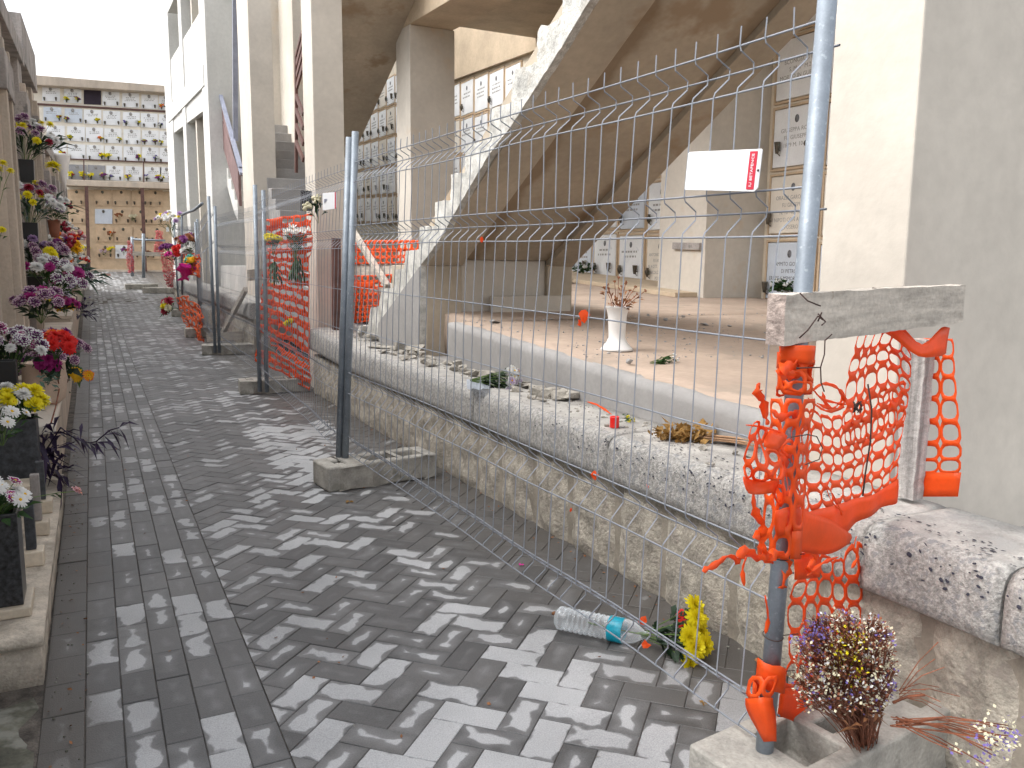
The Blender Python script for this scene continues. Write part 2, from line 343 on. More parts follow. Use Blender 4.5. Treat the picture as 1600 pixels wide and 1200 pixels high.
def drywet(x,y):
    near=max(0,min(1,(2.9-y)/1.4)); t=.24+.46*near
    t+=.20*noise.noise(Vector((x*.9,y*.55,3)))
    if x>1.25: t-=.35*(x-1.25)/.6*(1 if y>1.9 else .3)
    if 4.9<y<6.9 and 1.0<x<1.65: t+=.55
    if x<.05: t-=.06
    return t
rs_=random.Random(11)
for i in range(-30,420):
    for j in range(-420,60):
        s=(i+j)%4
        if s not in (0,2): continue
        x=OX+i*w*eA[0]+j*w*eB[0]; y=OY+i*w*eA[1]+j*w*eB[1]
        if x<.1 or x>2.25 or y<.2 or y>38: continue
        xc,yc=(x+w*eA[0]+.5*w*eB[0],y+w*eA[1]+.5*w*eB[1]) if s==2 else (x+w*eB[0]+.5*w*eA[0],y+w*eB[1]+.5*w*eA[1])
        t=drywet(xc,yc); dry=max(0,min(1,t+rs_.uniform(-.5,.5))); sh=rs_.random()
        if s==2: block((x,y),eA,eB,2*w,w,dry,sh,.412,1.99)
        else: block((x,y),eB,eA,2*w,w,dry,sh,.412,1.99)
for c in range(-1,5):
    wd=.1 if c>=0 else .115; x0=-.09+c*.1 if c>=0 else -.205; k=0; y=.3+(c%2)*.1+rnd(0,.03)
    while y<38:
        L=.2 ; t=drywet(x0+.05,y)-(.30 if c<0 else 0)
        block((x0,y),(0,1),(1,0),L,wd,max(0,min(1,t+rs_.uniform(-.5,.5))),rs_.random()*(.5 if c<0 else 1),-1,5); y+=L
me=bpy.data.meshes.new('paved_path'); me.from_pydata(pv,[],pf); me.materials.append(MT['pavers'])
vc=me.color_attributes.new('blk','FLOAT_COLOR','CORNER'); uvl=me.uv_layers.new(name='in')
cb=[];ub=[]
for f,c,u in zip(pf,pc,puv):
    for t in u: cb.extend(c); ub.extend(t)
vc.data.foreach_set('color',cb); uvl.data.foreach_set('uv',ub); me.update()
o=bpy.data.objects.new('paved_path',me); S.collection.objects.link(o); struct(o)
# rough slab at the very near left
o=gbox(-1.6,-.207,.2,2.80,-.05,.006,.1,.006,6,3).obj('concrete_apron','moss_slab'); struct(o)
# ================================================================= LOW STONE WALL
def coff(y): return .235*(1-math.exp(-(y-7)/5.5)) if y>7 else 0.
lw=thing('low_stone_wall','low wall of rock-faced blocks under thick pale cap stones along the right of the path','wall',(2.1,1.2,0))
gy=[.35,.75,1.12,1.40,1.78,2.16,2.57,2.90,3.30,3.66,4.06,4.37,4.90,5.46,5.9,6.4,6.88,7.35,7.8,8.2,8.45]
def wallblock(y0,y1,z0,z1,seed,nz=9):
    bb=B(); ny=max(3,int((y1-y0)/.035)); 
    for j in range(ny+1):
        for k in range(nz+1):
            y=y0+(y1-y0)*j/ny; z=z0+(z1-z0)*k/nz; ed=min(j,ny-j,k+1,nz-k+1)
            dep=0 if (j in (0,ny)) else (.016 if min(j,ny-j)==1 else .026)+.020*noise.noise(Vector((seed,y*9,z*11)))+.014*noise.noise(Vector((seed,y*24,z*26)))
            if k in (0,nz): dep*=.6
            bb.v.append((1.995-max(0,dep),y,z))
    for j in range(ny):
        for k in range(nz):
            q=j*(nz+1)+k; bb.f.append([q,q+nz+1,q+nz+2,q+1]); bb.mi.append(0); bb.sm.append(True)
    o=len(bb.v); bb.v+=[(2.2,y0,z0),(2.2,y1,z0),(2.2,y1,z1),(2.2,y0,z1)]
    return bb
for i in range(len(gy)-1):
    z1=.402; wallblock(gy[i]+.009,gy[i+1]-.009,-.01,z1,i*2.3).obj('wall_block','rock_stone',lw)
b=B(); b.box(1.99,2.28,.3,8.46,-.05,.401); b.obj('mortar_core','groove_stone',lw)
far=[12.0]
while far[-1]<24: far.append(far[-1]+.55)
for i in range(len(far)-1):
    y0,y1=far[i],far[i+1]; zb=zg(y0)-.02; zt=.402+coff(y0)
    b=wallblock(y0+.012,y1-.012,zb,zt,i*1.7,5); b.obj('wall_block','rock_stone',lw)
b=B()
for i in range(len(far)-1): b.box(1.99,2.28,far[i]+.002,far[i+1]-.002,zg(far[i])-.05,.401+coff(far[i]))
b.obj('mortar_core','groove_stone',lw)
def capstone(y0,y1,seed,dx=0,dz=0,th=.205):
    """bull-nosed slab, weathered"""
    prof=[(2.30,.402),(2.05,.402),(1.955,.402),(1.937,.415),(1.935,.45),(1.936,.50),(1.937,.545),(1.945,.575),(1.962,.594),(1.99,.603),(2.05,.606),(2.12,.607),(2.2,.607),(2.30,.607)]
    bb=B(); ny=max(2,int((y1-y0)/.03)); n=len(prof)
    for j in range(ny+1):
        y=y0+(y1-y0)*j/ny; ed=min(j,ny-j)
        for k,(x,z) in enumerate(prof):
            p=Vector((x+dx,y,z+dz+coff(y)+(.012*(y-1.5)/5 if z>.5 else 0)))
            if 2<k<11:
                p+=noise.noise_vector(Vector((seed,y*8,z*10+x*7)))*.004+noise.noise_vector(Vector((seed+5,y*30,z*30+x*22)))*.0022
            if ed==0 and 2<k: p+=Vector((.010,0,-.008))
            if ed==0: p.y+=.004 if j==0 else -.004
            bb.v.append(tuple(p))
    for j in range(ny):
        for k in range(n):
            q=j*n; k2=(k+1)%n; bb.f.append([q+k,q+k2,q+n+k2,q+n+k]); bb.mi.append(1 if 8<k<n-1 else 0); bb.sm.append(True)
    bb.f.append(list(range(n-1,-1,-1))); bb.f.append([ny*n+k for k in range(n)]); bb.mi+=[0,0]; bb.sm+=[False,False]
    return bb
cj=[.3,.55,1.17,1.586,2.93,4.347,6.27,7.4,8.46]
for i in range(len(cj)-1):
    d=(.0,.0)
    if cj[i+1]<1.6: d=(-.012,.006)
    capstone(cj[i],cj[i+1],i*3.3,*d).obj('cap_stone',['cap_stone','cap_top'],lw)
fy=[12.0,13.3,14.6,15.9,17.2,18.5,19.8,21.1,22.4,24]
for i in range(len(fy)-1): capstone(fy[i],fy[i+1],i*2.1).obj('cap_stone',['cap_stone','cap_top'],lw)
# black lichen flecks grown on the cap stones
b=B(); rs2=random.Random(5)
for i in range(520):
    if rs2.random()<.3: y=rs2.uniform(.9,1.58); 
    else: y=1.6+abs(rs2.gauss(0,1))*1.1
    if y>4.5: continue
    if rs2.random()<.6: x=rs2.uniform(1.97,2.10); z=.608+.0024*(y-1.5); n_=Vector((0,0,1)); t=Vector((0,1,0))
    else: z=rs2.uniform(.5,.595); x=1.934+max(0,(z-.56))*.6; n_=Vector((-1,0,.4)).normalized(); t=Vector((0,1,0))
    if y<1.586: x-=.012; z+=.006
    s1=t.cross(n_); L=rs2.uniform(.003,.010); w_=rs2.uniform(.0015,.0045); an=rs2.uniform(-.8,.8); u=t*math.cos(an)+s1*math.sin(an); v=n_.cross(u)
    c=Vector((x,y,z))+n_*.0015
    b.add([c+u*L*math.cos(q)*rs2.uniform(.7,1.2)+v*w_*math.sin(q)*rs2.uniform(.7,1.3) for q in [k*PI/3 for k in range(6)]]+[c+n_*.0012],[(k,(k+1)%6,6) for k in range(6)])
b.obj('lichen_flecks','black_fleck',lw)
# ================================================================= PORTICO BUILDING ON THE RIGHT
SH=.05
pb=thing('portico_building','plastered concrete portico with pillars and broken outside stairs behind the low wall','building',(3.2,5,0))
def lb(name,m,*a,bev=.006,par=None):
    b=B(); b.box(*a,sh=SH); return b.obj(name,m,par or pb,bev)
# raised floor
PF=.634
def slab(x0,x1,y0,y1,z0,z1,seed,dx=.12,amp=.004):
    g=gbox(x0,x1,y0,y1,z0,z1,dx,amp,6,seed,.008); g.v=[(x,y,z+SH*y) for x,y,z in g.v]; return g
g=slab(2.302,2.42,2.125,5.62,-.25,PF,2,.05,.0035); g.obj('floor_edge','riser_grey',pb)
g=slab(2.345,6.70,1.8,5.62,.3,PF+.0035,4,.2,.003); g.obj('raised_floor','floor_tan',pb)
g=slab(2.50,6.70,5.622,9.3,.3,PF+.0035,4,.2,.003); g.obj('raised_floor','floor_tan',pb)
lb('floor_base','riser_grey',2.36,6.6,1.0,9.2,-.5,.29)
lb('floor_plinth','plaster_band',5.60,6.69,7.2,13.5,PF+.004,PF+.055)
# pillars  (x0,x1,y0,y1)
lb('pillar','plaster',2.296,4.0,1.796,2.14,-.4,6.0)
lb('pillar','plaster',2.05,2.36,8.47,8.89,-.45,6.5,bev=.008)
lb('pillar','plaster',2.30,2.645,13.4,14.4,-.6,6.5)
lb('pillar','plaster',3.60,4.19,9.95,10.46,.2,3.70)
lb('pillar','plaster',5.90,6.78,7.1,7.92,.2,5.2)
# stair wall to the rear of the portico seen between pillars
lb('rear_wall','plaster',2.60,3.9,15.6,15.9,-1,6.5)
lb('stair_side_wall','plaster',3.36,3.5,12.4,15.5,-1,2.0)
# flight that climbs away behind the second pillar
b=B()
for k in range(20): b.box(2.50,3.34,9.6+k*.29,9.6+(k+1)*.29+.02,-.4,-.35+.165*(k+1),sh=SH)
b.obj('far_stair_flight','riser_grey',pb,.008)
# longitudinal beam, ceiling, cross beam
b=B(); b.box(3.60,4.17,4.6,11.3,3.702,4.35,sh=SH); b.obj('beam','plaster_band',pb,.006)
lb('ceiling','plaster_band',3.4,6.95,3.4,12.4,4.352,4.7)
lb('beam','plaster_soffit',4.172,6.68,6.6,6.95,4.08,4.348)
lb('fascia','plaster_band',6.64,6.74,7.94,17.3,4.17,5.5)
# ---- near broken stair: stringers, slab and half wall base
sx0,sx1=2.30,3.685
def sp(x,y,X=sx0): p=PX(x,y,X); return Vector((X,p.y,p.z))
top=[(879,0),(878,25),(867,34),(845,41),(840,50),(839,96),(831,101),(807,108),(801,115),(799,160),(782,165),(766,171),(765,215),(748,223),(727,226),(726,270),(705,273),(704,313),(680,315),(679,353),(656,355),(655,375),(655,390),(634,392),(631,420),(617,422),(615,450),(596,452),(592,479),(579,481),(575,508),(562,509),(556,522)]
bot=[(600,545),(656,549),(657,415),(685,377),(722,312),(765,240),(800,195),(830,147),(870,85),(900,36),(922,0)]
dirv=(sp(922,0)-sp(765,240)); ext=1.9/abs(dirv.y)
t0=sp(879,0); b0=sp(922,0)
polyS=[sp(*p) for p in top[::-1]][::-1]
upx=[b0+dirv*.42,t0+dirv*.42+Vector((0,0,.04)),t0+dirv*.12+Vector((0,0,.1))]
# jagged broken outline: subdivide and jitter every edge of the stepped side
def jag(poly,amp,step,keep=0):
    out=[]
    for i in range(len(poly)):
        a=poly[i]; c=poly[(i+1)%len(poly)]; L=(c-a).length; n=max(1,int(L/step))
        for k in range(n):
            p=a.lerp(c,k/n); q=noise.noise_vector(p*23)*amp+noise.noise_vector(p*70)*amp*.6; out.append(p+Vector((0,q.y,q.z)))
    return out
side=[sp(*p) for p in top]+[]; low=[sp(*p) for p in bot]
def jago(l,amp,step): return jag(l,amp,step)[:sum(max(1,int((l[i+1]-l[i]).length/step)) for i in range(len(l)-1))]+[l[-1]]
poly=upx+jago(side,.012,.03)+low[:2]+jago(low[2:],.008,.04)
from mathutils.geometry import tessellate_polygon
def side_face(name,pts,x,th,m,x2=None):
    n=len(pts); V=[(x,p.y,p.z) for p in pts]+[(x+th,p.y,p.z) for p in pts]
    tri=tessellate_polygon([[Vector((p.y,p.z,0)) for p in pts]])
    def ar(t): a_,b_,c_=[pts[i] for i in t]; return abs((b_.y-a_.y)*(c_.z-a_.z)-(c_.y-a_.y)*(b_.z-a_.z))
    tri=[t for t in tri if ar(t)>1e-7]
    bb=B(); bb.add(V,[tuple(t) for t in tri]+[tuple(i+n for i in t) for t in tri]+[(i,(i+1)%n,n+(i+1)%n,n+i) for i in range(n)]); return bb.obj(name,m,pb)
# upper flight side (rough torn concrete) and base side (smooth) split along the sloping crack
side_face('broken_stair_side',poly,sx0,.05,'broken_concrete')
basep=[sp(657,416,sx0-.004),sp(655,470,sx0-.004),sp(656,549,sx0-.004),sp(598,543,sx0-.004),sp(601,492,sx0-.004)]
side_face('stair_base_side',[sp(656,417),sp(656,549),sp(588,541),sp(592,505)],sx0-.006,.01,'riser_grey')
# soffit: left stringer, recessed slab, right stringer, all as prisms along the flight
def soff(xa,xb,rec,name,m,yb=None):
    n_=Vector((0,.49,1)).normalized()*rec if 0 else Vector((0,0,rec))
    a0=Vector((0,6.163,1.316)); a1=Vector((0,3.70,2.66)); a1=a0+(a1-a0)*1.45
    P=[Vector((xa,a0.y,a0.z))+n_,Vector((xa,a1.y,a1.z))+n_,Vector((xa,a1.y,a1.z+.28)),Vector((xa,a0.y+.15,a0.z+.20))]
    b=B(); b.prism(P,(xb-xa,0,0)); return b.obj(name,m,pb,.004)
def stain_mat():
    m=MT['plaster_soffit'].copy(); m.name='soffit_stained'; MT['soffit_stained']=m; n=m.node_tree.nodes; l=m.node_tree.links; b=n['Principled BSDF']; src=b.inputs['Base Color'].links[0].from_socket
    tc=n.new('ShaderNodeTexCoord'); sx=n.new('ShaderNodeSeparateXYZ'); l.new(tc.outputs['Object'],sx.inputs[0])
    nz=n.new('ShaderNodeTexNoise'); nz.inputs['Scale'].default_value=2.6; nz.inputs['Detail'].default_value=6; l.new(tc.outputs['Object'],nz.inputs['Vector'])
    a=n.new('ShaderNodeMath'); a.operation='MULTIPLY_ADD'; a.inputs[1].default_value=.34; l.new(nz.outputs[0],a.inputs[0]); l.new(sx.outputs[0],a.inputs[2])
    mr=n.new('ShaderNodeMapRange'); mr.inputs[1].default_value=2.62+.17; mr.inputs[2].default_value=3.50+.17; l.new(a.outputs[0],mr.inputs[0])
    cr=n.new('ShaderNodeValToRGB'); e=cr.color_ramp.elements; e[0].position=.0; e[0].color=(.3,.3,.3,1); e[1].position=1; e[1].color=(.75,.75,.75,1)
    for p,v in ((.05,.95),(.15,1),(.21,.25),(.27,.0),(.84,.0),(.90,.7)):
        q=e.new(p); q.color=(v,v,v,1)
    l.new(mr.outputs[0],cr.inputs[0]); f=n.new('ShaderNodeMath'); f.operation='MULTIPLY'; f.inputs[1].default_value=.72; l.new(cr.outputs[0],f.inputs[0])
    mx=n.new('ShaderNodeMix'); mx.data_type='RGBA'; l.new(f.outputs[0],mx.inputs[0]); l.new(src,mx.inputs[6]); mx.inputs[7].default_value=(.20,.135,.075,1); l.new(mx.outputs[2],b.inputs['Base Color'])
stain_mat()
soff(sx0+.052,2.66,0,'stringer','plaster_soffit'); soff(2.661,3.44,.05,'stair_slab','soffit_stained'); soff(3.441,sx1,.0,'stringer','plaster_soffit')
# base wall under the flight
def zl(z): return z
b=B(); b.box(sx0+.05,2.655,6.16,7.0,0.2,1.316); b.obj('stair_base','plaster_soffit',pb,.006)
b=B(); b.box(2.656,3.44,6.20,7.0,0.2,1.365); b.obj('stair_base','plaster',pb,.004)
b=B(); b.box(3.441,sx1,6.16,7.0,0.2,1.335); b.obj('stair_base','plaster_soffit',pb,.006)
b=B(); b.box(2.9,3.64,6.10,6.158,.9,1.075); b.obj('low_kerb','plaster',pb,.006)
# treads (solid steps on top of the flight), broken noses
SL=lambda y: 1.316+(6.163-y)*.546
body=[Vector((0,p.y-.006,max(p.z-.006,SL(p.y)+.10))) for p in [sp(*q) for q in top] if p.y<6.9]
body=[t0+dirv*.42+Vector((0,0,-.01))]+[t0+dirv*.12+Vector((0,0,.06))]+body
body+=[Vector((0,7.05,1.16)),Vector((0,7.05,SL(7.05)+.09)),Vector((0,body[0].y,SL(body[0].y)+.09))]
side_face('stair_steps',body,sx0+.052,sx1-sx0-.054,'broken_concrete')
# second flight of the portico seen from below, behind the second pillar
p=[PX(557,232,3.7),PX(585,175,3.7),PX(620,100,3.7),PX(640,48,3.7)]
a0=Vector((3.7,p[0].y,p[0].z)); a1=Vector((3.7,p[3].y,p[3].z)); d=(a1-a0); a0=a0-d*.10; a1=a1+d*.35
q0=Vector((3.02,a0.y,a0.z)); q1=Vector((2.42,a1.y,a1.z)); uz_=Vector((0,0,.3)); b=B()
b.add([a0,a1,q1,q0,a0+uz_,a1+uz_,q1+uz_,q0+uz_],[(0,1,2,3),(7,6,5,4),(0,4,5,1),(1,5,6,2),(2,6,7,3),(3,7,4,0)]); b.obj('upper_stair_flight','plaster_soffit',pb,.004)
# railings in the stairwells
def rail(name,X,segs,w_,th,m,par=pb):
    b=B()
    for a,c in segs: b.beam(PX(*a,X),PX(*c,X),th,w_)
    return b.obj(name,m,par)
rail('stair_railing',2.75,[((463,88),(463,270)),((473,50),(463,88))],.05,.04,'brown_steel')
rail('stair_railing_slats',2.74,[((474,62),(464,100)),((474,80),(464,118)),((474,100),(464,136)),((463,150),(474,178)),((463,172),(474,200)),((463,196),(474,225)),((463,222),(474,250))],.07,.03,'brown_steel')
# ================================================================= STAIR AND FRAME BUILDING FARTHER ALONG
fb=thing('frame_building','tall pale concrete frame building with recessed bays and maroon stair rails beyond the portico','building',(3,22,0))
X=2.30
def ycol(x): return PX(x,200,X).y
cols=[(262,270),(286,290.5),(318,327)]
Y_=[(ycol(a),ycol(c)) for a,c in cols]
for (ya,yb) in Y_: lb('concrete_fin','white_concrete',X,X+.8,min(ya,yb),max(ya,yb),-1.5,9,par=fb,bev=.01)
# spandrel bands: lower band and upper band, levels read from the leftmost bay
def band(z0,z1,name='concrete_band'):
    for i in range(2): lb(name,'white_concrete',X+.004,X+.25,max(Y_[i+1])+.002,min(Y_[i])-.002,z0,z1,par=fb,bev=.006)
zA=PX(270,190,X); zB=PX(262,100,X)
b=B()
def edgeband(xa,ya,xb,yb,h,mname,name,xo=.0,th=.3):
    p=PX(xa,ya,X+xo); q=PX(xb,yb,X+xo); b=B(); b.prism([p,q,q+Vector((0,0,h)),p+Vector((0,0,h))],(th,0,0)); return b.obj(name,mname,fb,.01)
edgeband(263,192,318,134,.42,'white_concrete','floor_band',-.02)
edgeband(262,101,318,8,-2.0,'white_concrete','balcony_parapet',.03,.12)
edgeband(262,20,318,-110,.4,'white_concrete','floor_band',-.02)
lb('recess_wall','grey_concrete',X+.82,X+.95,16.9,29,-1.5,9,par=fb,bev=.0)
b=B(); b.box(X,X+1,27.8,28.2,-1.5,9,sh=SH); b.obj('end_wall','white_concrete',fb,.01)
# outside stair between the third and second pillars
rail('landing_rail',2.62,[((321,135),(336,118)),((321,158),(336,144)),((321,180),(336,170)),((321,205),(336,192)),((322,225),(336,215))],.045,.05,'maroon',fb)
for q_ in (((334,-20),(338,120)),((337.5,121),(339,232)),((367,-20),(368,220))): rail('rail_post',2.6,[q_],.05,.09,'blue_steel',fb)
rail('stair_handrail',2.55,[((337,121),(378,272)),((339,128),(376,262))],.05,.07,'blue_steel',fb)
b=B(); p=[PX(*a,2.56) for a in ((338,165),(371,250),(374,322),(338,192))]; b.prism(p,(.05,0,0)); b.obj('stair_rail_panel','maroon',fb)
b=B(); p=[PX(*a,2.56) for a in ((338,140),(374,258),(375,275),(338,155))]; b.prism(p,(.05,0,0)); b.obj('stair_rail_panel','maroon',fb)
st=[(340,235),(346,236),(347,246),(351,247),(352,262),(356,263),(357,279),(361,280),(362,296),(366,297),(367,312),(371,313),(372,345),(366,332),(356,295),(346,262)]
b=B(); b.prism([PX(*a,2.60) for a in st],(.5,0,0)); b.obj('stair_stringer','white_concrete',fb)
b=B(); b.prism([PX(*a,2.45) for a in ((324,228),(338,222),(338,229),(324,238))],(.6,0,0)); b.obj('landing_slab','white_concrete',fb)
lb('stairwell_wall','plaster',3.2,3.35,14.5,17.2,-1,6.5,par=fb)
lb('stairwell_wall','plaster',2.40,4.2,21.3,21.5,-1,6.5,par=fb)
b=B(); b.prism([PX(*a,2.31) for a in ((345,415),(386,415),(386,500),(345,470))],(.9,0,0)); b.obj('ramp_parapet','white_concrete',fb,.01)
# ================================================================= NICHE WALL (right, inside the portico)
nw=thing('niche_wall','long wall of marble-faced burial niches inside the portico behind the stairs','niche wall',(6.8,10,0))
XN=6.70; PIT=.703; COLW=.66
b=B(); b.box(XN+.03,XN+.6,2.5,34,-1.0,5.6,sh=SH); b.obj('wall','joint_cream',nw)
def text_obj(body,size,m,parent,mtx,ext=.001,name='inscription',wx=1.0,font_sp=1.0):
    cu=bpy.data.curves.new(name,'FONT'); cu.body=body; cu.size=size; cu.extrude=ext; cu.align_x='CENTER'; cu.align_y='TOP'; cu.space_line=1.25; cu.resolution_u=2
    t=bpy.data.objects.new('tmp',cu); S.collection.objects.link(t); bpy.context.view_layer.update()
    me=bpy.data.meshes.new_from_object(t.evaluated_get(bpy.context.evaluated_depsgraph_get())); bpy.data.objects.remove(t,do_unlink=True)
    me.materials.clear(); me.materials.append(MT[m]); me.transform(mtx@Matrix.Diagonal((wx,1,1,1))); me.name=name
    o=bpy.data.objects.new(name,me); S.collection.objects.link(o)
    if parent: o.parent=parent; o.matrix_parent_inverse=parent.matrix_world.inverted()
    return o
def vasewall(b,c,n_,r,h,kind):    # a small bronze vase held off the plaque
    c=Vector(c)+n_*(r+.015)
    if kind==0: b.lathe([(r*.55,0),(r*.75,h*.3),(r,h*.85),(r*1.1,h)],c,n=10)
    elif kind==1: b.lathe([(r*.3,0),(r*.9,h*.35),(r*1.05,h*.6),(r*.6,h*.85),(r*.75,h)],c,n=10)
    else: b.ball(c+Vector((0,0,h*.5)),r*1.1,8,6)
    b.tube([c+Vector((0,0,h*.3)),c-n_*(r+.012)+Vector((0,0,h*.3))],.006,5); b.tube([c+Vector((0,0,h*.05)),c-n_*(r+.012)+Vector((0,0,-.02))],.005,5)
rp=random.Random(21)
# columns of plaques: near bay (Y 5.6..7.05), middle bay (7.95..12.2), far bay (13..25)
words={(0,3):'SCONOSCIUTO\nS. M. 1° M.2\nMORTO IN GUERRA',(0,2):'GIUSEPPA ROSA\nFU GIUSEPPE\nN. 1879 M. 10-12-05',(0,1):'ORAZIA GAROFALO\nFU GIUSEPPE\nN. 16 . 10 . 1848\nI NIPOTI CON AFFETTO\nPOSERO',(0,0):'AMMITO GIORGIO\nDI PIETRO\nERESSE A MEMORIA I FIGLI',
 (2,1):'ANTONIO TODARO\nFU ANGELO\nN. 4 OTT.  M. 12 MAG.\nNICOLO E PALMA\nPOSERO',(3,1):'GIUSEPPA SORRENTI\nFU ANGELO\nN. 4-5 GEN. M. 6-12'}
def plq(yc,zc,wd,ht,m,txt,ph,vs,sc=1.):
    """plaque with frame, portrait, lettering and vases as sub-parts; plaque origin at its own centre"""
    c=Vector((XN,yc,zc)); nn=Vector((-1,0,0))
    b=B(); b.box(-.001,.028,-wd/2,wd/2,-ht/2,ht/2); pq=b.obj('plaque',m); pq.location=c; pq.parent=nw; pq.matrix_parent_inverse=Matrix.Translation(-nw.location)
    bv=pq.modifiers.new('bevel','BEVEL'); bv.width=.003
    def sub(bb,name,mm): o=bb.obj(name,mm); o.parent=pq; return o
    f=B()
    f.box(.004,.0295,-wd/2-.036,-wd/2-.012,-ht/2-.036,ht/2+.036); f.box(.004,.0295,wd/2+.012,wd/2+.036,-ht/2-.036,ht/2+.036)
    f.box(.004,.0295,-wd/2-.011,wd/2+.011,-ht/2-.036,-ht/2-.012); f.box(.004,.0295,-wd/2-.011,wd/2+.011,ht/2+.012,ht/2+.036)
    sub(f,'frame','joint_tan')
    if ph:
        o_=B(); o_.lathe([(.034,0),(.034,.006),(.028,.009)],(0,0,0),(-1,0,0),14); o_.v=[(x-.001,y*.8,z*1.2+ht*.30) for x,y,z in o_.v]; sub(o_,'portrait','photo_grey')
    if txt:
        ls=.062 if wd>.5 else .05
        mt=Matrix.Translation((-.0012,0,ht*.17))@Matrix(((0,0,-1,0),(-1,0,0,0),(0,1,0,0),(0,0,0,1)))
        # columns: text x -> -Y (reads left to right from the path), text y -> Z, normal -> -X
        t=text_obj(txt,ls,'letters_light' if m!='marble_blue' else 'letters',None,mt,.0006); t.parent=pq
        ww=max(v.co.y for v in t.data.vertices)-min(v.co.y for v in t.data.vertices)
        k=min(1,(wd*.86)/ww); t.data.transform(Matrix.Diagonal((1,k,1,1)))
    elif txt is not None or True:
        l=B()
        if txt is None:
            for r_ in range(rp.choice((2,3,3))):
                y=-wd*rp.uniform(.22,.34); z=ht*(.12-.11*r_)
                while y<wd*.3:
                    L=rp.uniform(.02,.07); l.box(-.0022,-.0008,y,y+L,z,z+.026); y+=L+rp.uniform(.012,.03)
            sub(l,'inscription','letters_light')
    v=B()
    for (vy,vz,k) in vs: vasewall(v,(0,vy,vz),nn,.032,.12,k)
    if vs: sub(v,'vase_holder','bronze')
    return pq
for r in range(-1,5):
    zc0=1.31+PIT*(r+.5)
    mats_=['marble_blue','marble_cream','marble','marble','marble_cream','marble'] 
    for bay,(ya,yb) in enumerate(((5.55,7.05),(7.98,11.94),(13.0,25.5))):
        n=round((yb-ya)/COLW)
        for c_ in range(n):
            yc=yb-(c_+.5)*(yb-ya)/n if bay==0 else ya+(c_+.5)*(yb-ya)/n
            if bay==1 and yc>11.5 : pass
            if bay==2 and (r<0 or r>4 or (yc<17 and r<1) or 16.8<yc<18.5): continue
            if bay==1 and r>2 or (r==4 and yc<17): continue
            key=(c_,r) if bay==0 else ((c_+2,r-0) if bay==1 else None)
            wd=(yb-ya)/n-.10; z=zc0+SH*yc
            if r==4 and bay!=2: pass
            txt=words.get((c_,r+1)) if bay==0 and c_==0 else None
            if bay==1 and r==-1 and c_==0: txt=words[(3,1)]
            if bay==1 and r==-1 and c_==1: txt=words[(2,1)]
            m={-1:'marble_blue',0:'marble_cream',1:'marble',2:'marble'}.get(r,'marble') if bay==0 else rp.choice(['marble','marble_cream','marble','marble_blue' if bay==1 else 'marble'])
            kv=rp.random()
            vs=[]
            if bay==0 and c_==0: vs={2:[(.22,-.16,0),(-.2,-.16,2)],3:[],1:[(.3,-.2,0)],0:[(.30,-.24,0)],4:[(.05,-.24,2),(-.2,-.22,0)]}.get(r+1,[])
            elif bay==1 and c_ in (0,1) and r in (-1,0): vs=[(.2,-.22,1),(-.17,-.22,0 if c_ else 1)]
            elif kv<.6: vs=[(rp.choice((-.2,.2,.16)),-.22,rp.choice((0,1)))]
            elif kv<.8: vs=[(-.2,-.22,0),(.2,-.22,1)]
            if r==-1 and bay: vs=[(.2,-.22,1),(-.17,-.22,0)]
            plq(yc,z,wd,PIT-.10,m,txt,not(bay==0 and r in (2,)),vs)
# ================================================================= NICHE WALL ACROSS THE END OF THE PATH
ew=thing('end_niche_wall','tall sunlit wall of burial niches closing the far end of the path','niche wall',(1,35,1))
YE=35.
def pe(x,y,dy=0): p=PY(x,y,YE); return Vector((p.x,YE+dy,p.z))
b=B(); q=[pe(20,420),pe(330,432),pe(330,143),pe(20,118)]; b.prism(q,(0,1.2,0)); b.obj('wall','joint_far',ew)
b=B(); q=[pe(96,296,-.02),pe(300,300,-.02),pe(300,425,-.02),pe(96,424,-.02)][::-1]; b.prism(q,(0,.018,0)); b.obj('lower_wall','joint_tan',ew)
b=B(); q=[pe(20,134,-.45),pe(330,152,-.45),pe(330,143,-.45),pe(20,118,-.45)]; b.prism(q,(0,1.5,0)); b.obj('cornice','limestone',ew,.02)
b=B(); q=[pe(20,162,-.06),pe(330,180,-.06),pe(330,177.5,-.06),pe(20,159,-.06)]; b.prism(q,(0,.058,0)); b.obj('steel_rail','brown_steel',ew)
b=B(); q=[pe(104,291.5,-.5),pe(330,299,-.5),pe(330,290,-.5),pe(104,282.5,-.5)]; b.prism(q,(0,.49,0)); b.obj('balcony_slab','limestone',ew,.02)
b=B(); q=[pe(104,249.5,-.1),pe(330,258,-.1),pe(330,256.3,-.1),pe(104,247.8,-.1)]; b.prism(q,(0,.06,0)); b.obj('steel_rail','brown_steel',ew)
for (xa,ya,xb,yb) in ((135,291,139,421),(221,294,226,424)):
    p=pe(xa,ya,-.42); q=pe(xb,yb,-.42); b=B(); b.beam(p,q,.12,.12,(0,1,0)); b.obj('steel_column','brown_steel',ew)
for xa,ya,yb in ((131,250,287),(223.5,254,290)):
    b=B(); b.beam(pe(xa,ya,-.3),pe(xa+.5,yb,-.3),.04,.04,(0,1,0)); b.obj('balcony_post','brown_steel',ew)
rows=[((66,137.5),(95,139),157,31),]
rq=random.Random(3)
def qlerp(x,row): # pixel y of plaque top and bottom for upper rows at column x
    T=[(137,159),(168,190),(196,219),(224,247),(256,279)][row]; k=.075-.011*row
    return T[0]+(x-80)*k,T[1]+(x-80)*k
upx=[[66,100,131,160,191,221,248],[68,101,131,161,192,220,248],[73,105,134,163,193,222,249],[76,106,135,164,193,222,249],[79,107.5,137,166,196,226,250]]
FLW=[]      # places for flowers on the end wall
